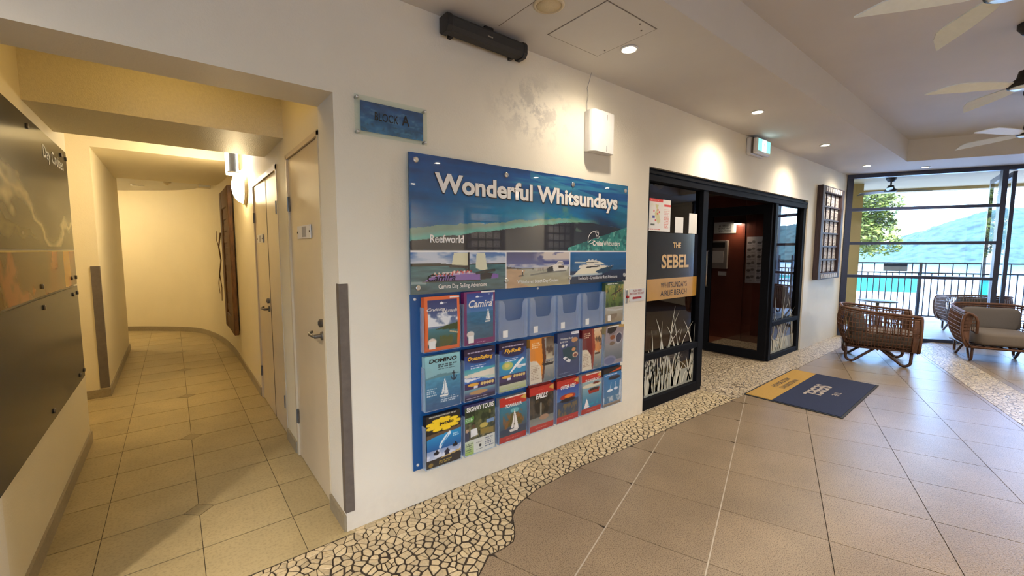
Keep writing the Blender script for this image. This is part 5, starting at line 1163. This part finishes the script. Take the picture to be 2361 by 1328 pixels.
def art_red(kind):
    a = A0((176, 44, 34)); a.grad((0, 1, .14, .80), (62, 72, 84), (36, 62, 110)); a.rect((0, 1, .82, 1), (184, 44, 34)); a.poly([(.78, .92), (1, 1), (1, .86)], (206, 160, 80)); a.rect((.2, 1, .975, 1), (220, 200, 186) if kind in 'tc' else (170, 40, 32)); a.dash((.35, .65, .90, .925), 1, (226, 120, 100), 2)
    if kind == 't': a.grad((0, 1, .3, .8), (70, 84, 96), (50, 120, 140)); a.poly([(.12, .32), (.30, .50), (.48, .66), (.78, .56), (.86, .42), (.80, .34), (.40, .34)], (92, 84, 44)); a.blot((.1, .9, .3, .66), 9, 9, .5, (140, 90, 50), 4, .8); a.ell(.55, .68, .16, .05, (120, 190, 190), .7); sail(a, .52, .27, 1.0, (228, 222, 214), (214, 208, 200))
    if kind == 'f': a.grad((0, 1, .14, .82), (44, 38, 30), (34, 30, 24)); a.blot((0, 1, .2, .8), 9, 9, .5, (84, 70, 46), 6, .8); a.line([(.46, .60), (.46, .35)], .03, (170, 166, 150), .8); a.grad((0, 1, .1, .3), (150, 144, 140), (120, 120, 110)); a.ell(.6, .28, .2, .06, (170, 130, 100))
    if kind == 'o': a.grad((0, 1, .5, .82), (64, 112, 170), (50, 74, 150)); a.ell(.5, .58, .36, .07, (170, 50, 34)); a.ell(.55, .59, .2, .04, (230, 130, 50)); a.ell(.5, .50, .36, .045, (28, 26, 34)); a.blot((.05, .95, .14, .42), 8, 8, .40, (120, 96, 60), 9, .9)
    if kind == 'c': a.grad((0, 1, .14, .82), (40, 110, 150), (150, 170, 170)); a.ell(.5, .70, .5, .05, (206, 196, 170)); a.ell(.72, .74, .18, .03, (110, 50, 36)); a.poly([(.28, .60), (.9, .62), (.84, .50), (.34, .50)], (150, 50, 34)); a.rect((.38, .84, .57, .63), (50, 36, 36)); a.poly([(.1, .14), (.4, .16), (.22, .40)], (236, 226, 224)); a.blot((.3, 1, .2, .42), 9, 9, .52, (30, 150, 170), 4, .8)
    a.grad((0, 1, 0, .13), (168, 40, 32), (182, 50, 40)); a.dash((.25, .78, .045, .085), 1, (226, 130, 110), 8, .7); return a
def art_dive():
    a = A0((46, 110, 160)); a.grad((0, 1, .1, .84), (80, 120, 150), (44, 116, 176)); a.rect((0, 1, .86, 1), (28, 22, 24)); a.poly([(.3, .88), (.98, .97), (.98, .90)], (206, 84, 40)); a.ell(.6, .72, .34, .05, (34, 34, 44)); a.ell(.6, .76, .25, .025, (60, 64, 80)); a.ell(.36, .40, .16, .035, (226, 230, 236)); a.ell(.70, .42, .12, .035, (214, 222, 232)); a.line([(.36, .40), (.42, .6)], .01, (200, 214, 230)); a.line([(.7, .42), (.66, .6)], .01, (200, 214, 230)); a.poly([(.88, .2), (1, .2), (1, .62), (.92, .6)], (206, 214, 226)); a.blot((0, 1, 0, .24), 8, 6, .45, (196, 200, 206), 7, .9); a.dash((.1, .8, .80, .84), 1, (220, 226, 240), 4); a.grad((0, 1, 0, .08), (110, 90, 70), (150, 140, 130)); return a
BRO = [  # row, col, art, bend, overhang, label, [(text, x, z, w, h, mat, bold, shear)]
 (0, 0, art_cruise, 'curl', 0, 'orange bordered brochure with a cloudy bay photo, top of the rack', [('Cruising', .06, .72, .52, .075, 'txt_white', .01, .35), ('Nomads', .52, .70, .40, .065, 'txt_white', .008, .35)], (226, 106, 52)),
 (0, 1, art_camira, None, .012, 'purple bordered brochure with one small white yacht on blue', [('Camira', .14, .70, .76, .14, 'txt_white', .02, .3)], (118, 34, 98)),
 (0, 6, art_green, None, .01, 'green brochure with a lizard over a pale shore', [], (60, 80, 50)),
 (1, 0, art_domino, 'curl', .004, 'pale blue brochure with a white yacht and a black anchor', [('DOMINO', .10, .87, .80, .075, 'txt_black', .03, .15)], (150, 190, 195)),
 (1, 1, art_raft, None, .006, 'purple and blue brochure with yellow title over a white beach', [('OceanRafting', .10, .75, .82, .10, 'txt_yellow', .03, .2)], (34, 20, 56)),
 (1, 2, lambda: art_raft(True), None, .006, 'purple brochure with yellow title and a white seaplane', [('FlyRaft', .18, .77, .62, .10, 'txt_yellow', .03, .2)], (34, 20, 56)),
 (1, 3, lambda: art_sailbro((226, 138, 40), (90, 48, 26), False), None, 0, 'orange and cream brochure with a dark boat photo', [], (210, 140, 60)),
 (1, 4, art_whitehaven, None, .01, 'slate blue brochure with a white boat and round insets', [('Whitehaven Beach', .12, .84, .56, .045, 'txt_white', .0, 0), ('& Hill Inlet', .12, .77, .34, .045, 'txt_white', .0, 0)], (52, 66, 106)),
 (1, 5, lambda: art_sailbro((110, 26, 30), (150, 60, 40), True), None, .004, 'maroon and cream brochure with an orange sailing ship', [], (110, 26, 30)),
 (1, 6, art_grey, 'lean', .004, 'grey brochure with round photo insets leaning out of its pocket', [], (196, 170, 120)),
 (2, 0, art_jetski, 'curl', .0, 'black brochure with a yellow splash over a jetski wake', [('jetski', .36, .775, .42, .075, 'txt_black', .03, 0)], (30, 26, 26)),
 (2, 1, art_segway, None, .004, 'green brochure with people in a garden under white capitals', [('SEGWAY TOURS', .05, .86, .90, .10, 'txt_white', .03, .1)], (44, 46, 96)),
 (2, 2, lambda: art_red('t'), 'curl', -.01, 'red banded brochure with a white sail before a brown island', [('TONGARRA', .20, .77, .60, .075, 'txt_white', .02, .25)], (150, 150, 150)),
 (2, 3, lambda: art_red('f'), None, .006, 'red banded brochure with a dark waterfall', [('FALLS', .24, .72, .50, .12, 'txt_white', .04, .25)], (150, 34, 28)),
 (2, 4, lambda: art_red('o'), None, .003, 'red banded brochure with a red raft over coral', [('OUTER REEF', .16, .78, .70, .09, 'txt_white', .03, .25)], (150, 34, 28)),
 (2, 5, lambda: art_red('c'), 'curl', 0, 'red banded brochure with a red boat by a beach', [('THUNDERCAT', .16, .80, .72, .07, 'txt_white', .015, .25)], (200, 180, 170)),
 (2, 6, art_dive, None, .0, 'blue dive brochure with a black and orange heading at the rack corner', [], (60, 50, 50)),
]
full = {(r, c) for r, c, *_ in BRO}
for r in range(3):
    for c in range(7):
        P, y0 = pocket(COLX[c], ROWZ[r], 'acrylic' if (r, c) in full else 'acrylic_milky')
        if r == 0 and c > -1:
            m = MB(); m.box(COLX[c]+.032, COLX[c]+.072, y0-.001, y0, ROWZ[r]+.018, ROWZ[r]+.064); m.build('sticker', 'paper', P)
for r, c, fn, bend, ov, label, words, edge in BRO:
    x, z = COLX[c]+.006, ROWZ[r]+.004; h = .318+ov; w = BW-.004; yb = YB-.003; yf = YB-PD+.005
    b = thing('brochure', label, 'brochure', (x+w/2, YB-.02, z), group='brochures in the blue rack')
    m = MB(); m.box(x, x+w, yf+.003, yb, z, z+h-.004); m.build('pages', plain('brochure_edge', hexc(*edge), .5, var=.05), b)
    f = bz(bend); fn().sheet('cover', (x, yf+.0015, z), R_, U_, w, h, 'print', b, f)
    for (tx, u0, v0, ww, hh, mt, bo, sh) in words:
        lift = float(f(np.array(u0+ww/2), np.array(v0+hh/2)))+.0012 if f else .0
        text('title', tx, (x+u0*w, yf+.001, z+v0*h), R_, U_, ww*w, hh*h, mt, b, bo, sh, lift=lift)
    if r == 2 and c in (3, 4):
        for k in (1, 2)[:2 if c == 3 else 1]:
            m = MB(); m.box(x-.004+.004*k, x+w-.02, yf+.006+.008*k, yf+.009+.008*k, z+.2, z+h+.012*k); m.build('spare_copy', plain('red_copy', (.22, .012, .010), .45), b)

# ================================================================== POSTERS ON THE LEFT CORRIDOR WALL
RY_, XO = (0, 1, 0), XL+.016
def wall_print(name, label, z0, z1, art, y0=2.30, y1=4.44):
    t = thing(name, label, 'poster', (XL, (y0+y1)/2, z0))
    m = MB(); m.box(XL+.006, XO, y0, y1, z0, z1); m.build('acrylic_sheet', plain('sheet_edge', (.3, .26, .16), .3), t)
    art.sheet('print', (XO+.001, y0, z0), RY_, U_, y1-y0, z1-z0, 'print_satin', t)
    for y in (y0+.07, (y0+y1)/2, y1-.20, y1-.03):
        for z in (z0+.05, z1-.05):
            m = MB(); m.lathe([(.014, 0), (.014, .008), (0, .009)], (XO, y, z), (1, 0, 0), 12); m.build('bolt', 'dark_metal', t, smooth=True)
    return t
a = Art(220, 130); a.grad((0, 1, .27, 1), (92, 88, 66), (34, 36, 44)); a.grain((0, 1, .27, 1), 6, 5, .22, 3)
wv = .62+.25*np.sin(a.X*5+fbm(a.X*4, a.Y*4, 5)*3); a.put(np.clip(1-np.abs(a.Y-wv+.1)/.09, 0, 1)*(a.Y > .28), (214, 200, 150), .8); a.put(np.clip(1-np.abs(a.Y-wv+.28)/.12, 0, 1)*(a.Y > .28), (150, 140, 96), .7); a.blot((.3, 1, .5, .95), 6, 8, .58, (150, 146, 130), 8, .5)
a.grad((0, 1, 0, .255), (120, 92, 44), (112, 96, 66)); 
for i, c in enumerate([(84, 74, 36), (150, 96, 44), (112, 96, 66), (206, 150, 58), (110, 100, 90)]): a.rect((.5+.1*i, .5+.1*(i+1), 0, .25), c, .8)
a.blot((0, 1, 0, .25), 12, 6, .52, (190, 120, 70), 9, .7); a.rect((0, 1, .25, .262), (190, 170, 110))
tp = wall_print('corridor_poster', 'dark glossy poster with pale swirls on the left corridor wall', 1.252, 2.195, a)
text('lettering', 'Day Cruises', (XO+.001, 3.70, 2.02), RY_, U_, .60, .10, plain('faded_lettering', (.30, .27, .20), .5), tp, .02)
a = Art(40, 40); a.grad((0, 1, 0, 1), (22, 34, 52), (60, 66, 76)); a.grain((0, 1, 0, 1), 3, 4, .15, 3)
wall_print('corridor_board', 'dark blue grey glossy panel low on the left corridor wall', .56, 1.238, a)

# ================================================================== DOOR MAT
MC = [Vector((4.612, 1.868, 0)), Vector((6.085, 1.893, 0)), Vector((6.140, 1.055, 0)), Vector((4.655, 1.030, 0))]
t = thing('door_mat', 'navy and gold door mat with the hotel name before the entry', 'door mat', (5.37, 1.46, 0))
ex = (MC[1]-MC[0]).normalized(); ey = Vector((ex.y, -ex.x, 0))      # ey points away from the door
o0 = MC[0]; LW, LH = 1.475, .845
def mpt(a_, b_, z=0): return o0 + ex*a_ + ey*b_ + Vector((0, 0, z))
def mbox(nm, a0, a1, b0, b1, z0, z1, mat):
    m = MB(); m.obox(mpt(a0, b1, z0), ex*(a1-a0), -ey*(b1-b0), (0, 0, z1-z0)); return m.build(nm, mat, t)
mbox('rubber_backing', 0, LW, 0, LH, .0, .006, 'mat_edge'); mbox('gold_field', .02, LW-.02, .02, .262, .006, .011, 'mat_gold'); mbox('navy_field', .02, LW-.02, .264, LH-.02, .006, .011, 'mat_navy')
text('lettering', 'SEBEL', mpt(1.01, .445, .0115), -ex, ey, .50, .155, 'txt_grey', t, .02) if False else None
text('lettering', 'SEBEL', mpt(.985, .395, .0112), -ex, ey, .50, .145, 'txt_grey', t, .02)
text('lettering', 'THE', mpt(.80, .605, .0112), -ex, ey, .145, .055, 'txt_grey', t, .01)
text('lettering', 'WHITSUNDAYS', mpt(.985, .165, .0112), -ex, ey, .48, .055, 'txt_black', t, .006)
text('lettering', 'AIRLIE BEACH', mpt(.985, .085, .0112), -ex, ey, .48, .055, 'txt_black', t, .006)

# ================================================================== RATTAN CHAIRS
def rattan_chair(label, W=.80, D=.80):
    t = thing('rattan_armchair', label, 'armchair', (0, 0, 0), group='rattan lounge chairs')
    hw = W/2; R = .22; yf, yb = -D/2+.02, D/2
    path = [(-hw, yf + (yb-R-yf)*i/10) for i in range(11)] + [(-hw+R-R*math.cos(q), yb-R+R*math.sin(q)) for q in np.linspace(0, PI/2, 7)][1:]
    path += [(-hw+R+(W-2*R)*i/8, yb) for i in range(1, 8)] + [(hw-R+R*math.sin(q), yb-R+R*math.cos(q)) for q in np.linspace(0, PI/2, 7)] + [(hw, yb-R-(yb-R-yf)*i/10) for i in range(1, 11)]
    P = [Vector((x, y, 0)) for x, y in path]; L = [0]
    for a_, b_ in zip(P[:-1], P[1:]): L.append(L[-1]+(b_-a_).length)
    def at(s_):
        s_ = max(0, min(L[-1], s_))
        for i in range(len(P)-1):
            if s_ <= L[i+1]+1e-9:
                q = (s_-L[i])/max(1e-9, L[i+1]-L[i]); d = (P[i+1]-P[i]).normalized(); return P[i].lerp(P[i+1], q), Vector((-d.y, d.x, 0))
        return P[-1], Vector((1, 0, 0))
    def top(p): q = max(0, min(1, (p.y-yf)/(yb-yf))); return .665+.065*q**1.5
    def pt(s_, f):      # f: 0 bottom .. 1 top
        p, n = at(s_); zt = top(p); z = .215+(zt-.215)*f; bulge = .035*math.sin(PI*min(1, f*1.02))-.075*(1-f)**3
        n_ = n if n.dot(Vector((p.x, p.y, 0))) > 0 else -n
        return p + n_*bulge + Vector((0, 0, z))
    NS = 62; w = MB()
    for i in range(NS+1):
        s_ = L[-1]*i/NS; w.tube([pt(s_, f) for f in (0, .12, .3, .5, .7, .88, 1)], .0058, 5)
    for f in (.10, .20, .32, .44, .56, .68, .80, .91): w.tube([pt(L[-1]*i/40, f) for i in range(41)], .0050, 5)
    o = w.build('cane_weave', 'rattan', t, smooth=True); o['kind'] = 'stuff'
    m = MB(); m.tube([pt(L[-1]*i/48, 1)+Vector((0, 0, .012)) for i in range(49)], .017, 8); m.tube([pt(L[-1]*i/48, .96) for i in range(49)], .011, 8); m.build('top_rim', 'rattan', t, smooth=True)
    m = MB(); m.tube([pt(L[-1]*i/48, 0) for i in range(49)], .014, 8); m.tube([pt(0, 0), pt(L[-1], 0)], .014, 8); m.build('base_rim', 'rattan', t, smooth=True)
    for sx in (-1, 1):      # wrapped arm front: broad cane band with a rounded loop
        xo = sx*(hw+.02); xi = sx*(hw-.115); m = MB(); lp_ = []
        for (x, z) in ((xi, .40), (xi, .56), (xi+sx*.02, .62), (xi+sx*.06, .66), (xo-sx*.04, .672), (xo-sx*.005, .64), (xo+sx*.012, .55), (xo+sx*.012, .42), (xo-sx*.01, .30), (xo-sx*.05, .215)):
            lp_.append((x, yf-.01, z))
        m.tube(lp_, .016, 8); m.build('arm_loop', 'rattan', t, smooth=True)
        m = MB(); m.extr([(x, yf+.01, z) for x, _, z in [(xo-sx*.10, 0, .66), (xo-sx*.03, 0, .665), (xo+sx*.0, 0, .62), (xo+sx*.01, 0, .5), (xo, 0, .36), (xo-sx*.04, 0, .22), (xo-sx*.075, 0, .22), (xo-sx*.07, 0, .45)]], (0, .05, 0)); m.build('arm_band', 'rattan', t)
        m = MB()
        for k in range(5): z = .44+.045*k; m.tube([(xi, yf, z+.01), (xo-sx*.01, yf, z-.012)], .0055, 5)
        for k in range(7): y = yf+.02+k*.075; m.tube([(xi, y, .40), (xi+sx*.01, y, .60), (xi+sx*.06, y, .672)], .005, 5)
        m.tube([(xi, yf, .41), (xi, yf+.52, .43)], .008, 6); m.build('inner_arm', 'rattan', t, smooth=True)
    m = MB()
    for k in range(9): x = -hw+.06+(W-.12)*k/8; m.tube([(x, yf, .215), (x, yb-.06, .215)], .009, 6)
    for k in range(6): y = yf+(yb-yf-.05)*k/5; m.tube([(-hw+.04, y, .205), (hw-.04, y, .205)], .009, 6)
    m.build('seat_base', 'rattan_dark', t, smooth=True)
    for sx in (-1, 1):
        for sy in (-1, 1):
            x = sx*(hw-.10); y0 = sy*.27; m = MB()
            pts = [(x, sy*(.335), .21), (x, sy*.332, .10)] + [(x, sy*(.272+.06*math.cos(q)), .078-.062*math.sin(q)) for q in np.linspace(.2, PI/2+.45, 7)] + [(x-sx*.01, sy*.14, .115), (x-sx*.02, sy*.03, .21)]
            m.tube(pts, .0175, 8); m.lathe([(.012, 0), (.009, .016), (.005, .02)], (x, sy*.265, .0), n=10); m.build('leg', 'rattan_dark', t, smooth=True)
    m = MB(); m.tube([(-hw+.12, 0, .19), (hw-.12, 0, .19)], .011, 6); m.build('stretcher', 'rattan_dark', t, smooth=True)
    m = MB(); m.cushion((0, -.06, .335), W-.19, D-.06, .185, .38, nu=36, nv=20); m.build('seat_cushion', 'linen2', t, smooth=True)
    R3 = Matrix.Rotation(math.radians(-16), 3, 'X'); m = MB(); m.cushion((0, yb-.17, .545), W-.20, .19, .34, .42, R3, 40, 22, sag=.014); m.build('back_cushion', 'linen', t, smooth=True)
    return t
ch = rattan_chair('rattan armchair seen from the side next to the carved lattice')
ch.location = (7.56, 1.375, 0); ch.rotation_euler = (0, 0, math.radians(19.3-3))
c2 = copy_tree(ch); c2.location = (8.86, .345, 0); c2.rotation_euler = (0, 0, math.radians(-70.7)); c2['label'] = 'rattan armchair facing the camera with grey cushions at the frame edge'
q = fw_pt(2.25, 1.25, -.012); c3 = copy_tree(ch); c3.location = q; c3.rotation_euler = (0, 0, math.radians(110)); c3['label'] = 'rattan armchair outside behind the two indoor chairs'
# round side table outdoors
tc = Vector((10.72, 1.96, -.012))
t = thing('round_table', 'round dark topped side table outside the glass', 'table', tc)
m = MB(); m.lathe([(.30, .535), (.305, .545), (.30, .56), (.0, .56)], tc, n=36); m.build('table_top', 'dark_metal', t, smooth=True)
m = MB(); m.lathe([(.03, .02), (.025, .3), (.03, .535)], tc, n=14); m.build('pedestal', 'dark_metal', t, smooth=True)
m = MB(); m.lathe([(.18, 0), (.18, .012), (.03, .03)], tc, n=28); m.build('foot', 'dark_metal', t, smooth=True)
# small glass topped cane table between the indoor chairs
tc = Vector((8.62, 1.28, 0))
t = thing('cane_table', 'small round cane table between the two armchairs', 'table', tc)
m = MB(); m.lathe([(.22, .50), (.225, .506), (.22, .512), (.0, .512)], tc, n=32); m.build('glass_top', 'glass', t)
m = MB()
for k in range(18):
    an = 2*PI*k/18; m.tube([tc+Vector((math.cos(an)*.20, math.sin(an)*.20, .01)), tc+Vector((math.cos(an+.5)*.12, math.sin(an+.5)*.12, .26)), tc+Vector((math.cos(an+1)*.20, math.sin(an+1)*.20, .50))], .006, 5)
o = m.build('cane_weave', 'rattan', t, smooth=True); o['kind'] = 'stuff'
for z, r_ in ((.012, .20), (.26, .125), (.495, .205)):
    m = MB(); m.tube([tc+Vector((math.cos(2*PI*k/24)*r_, math.sin(2*PI*k/24)*r_, z)) for k in range(24)], .010, 6, closed=True); m.build('ring', 'rattan', t, smooth=True)
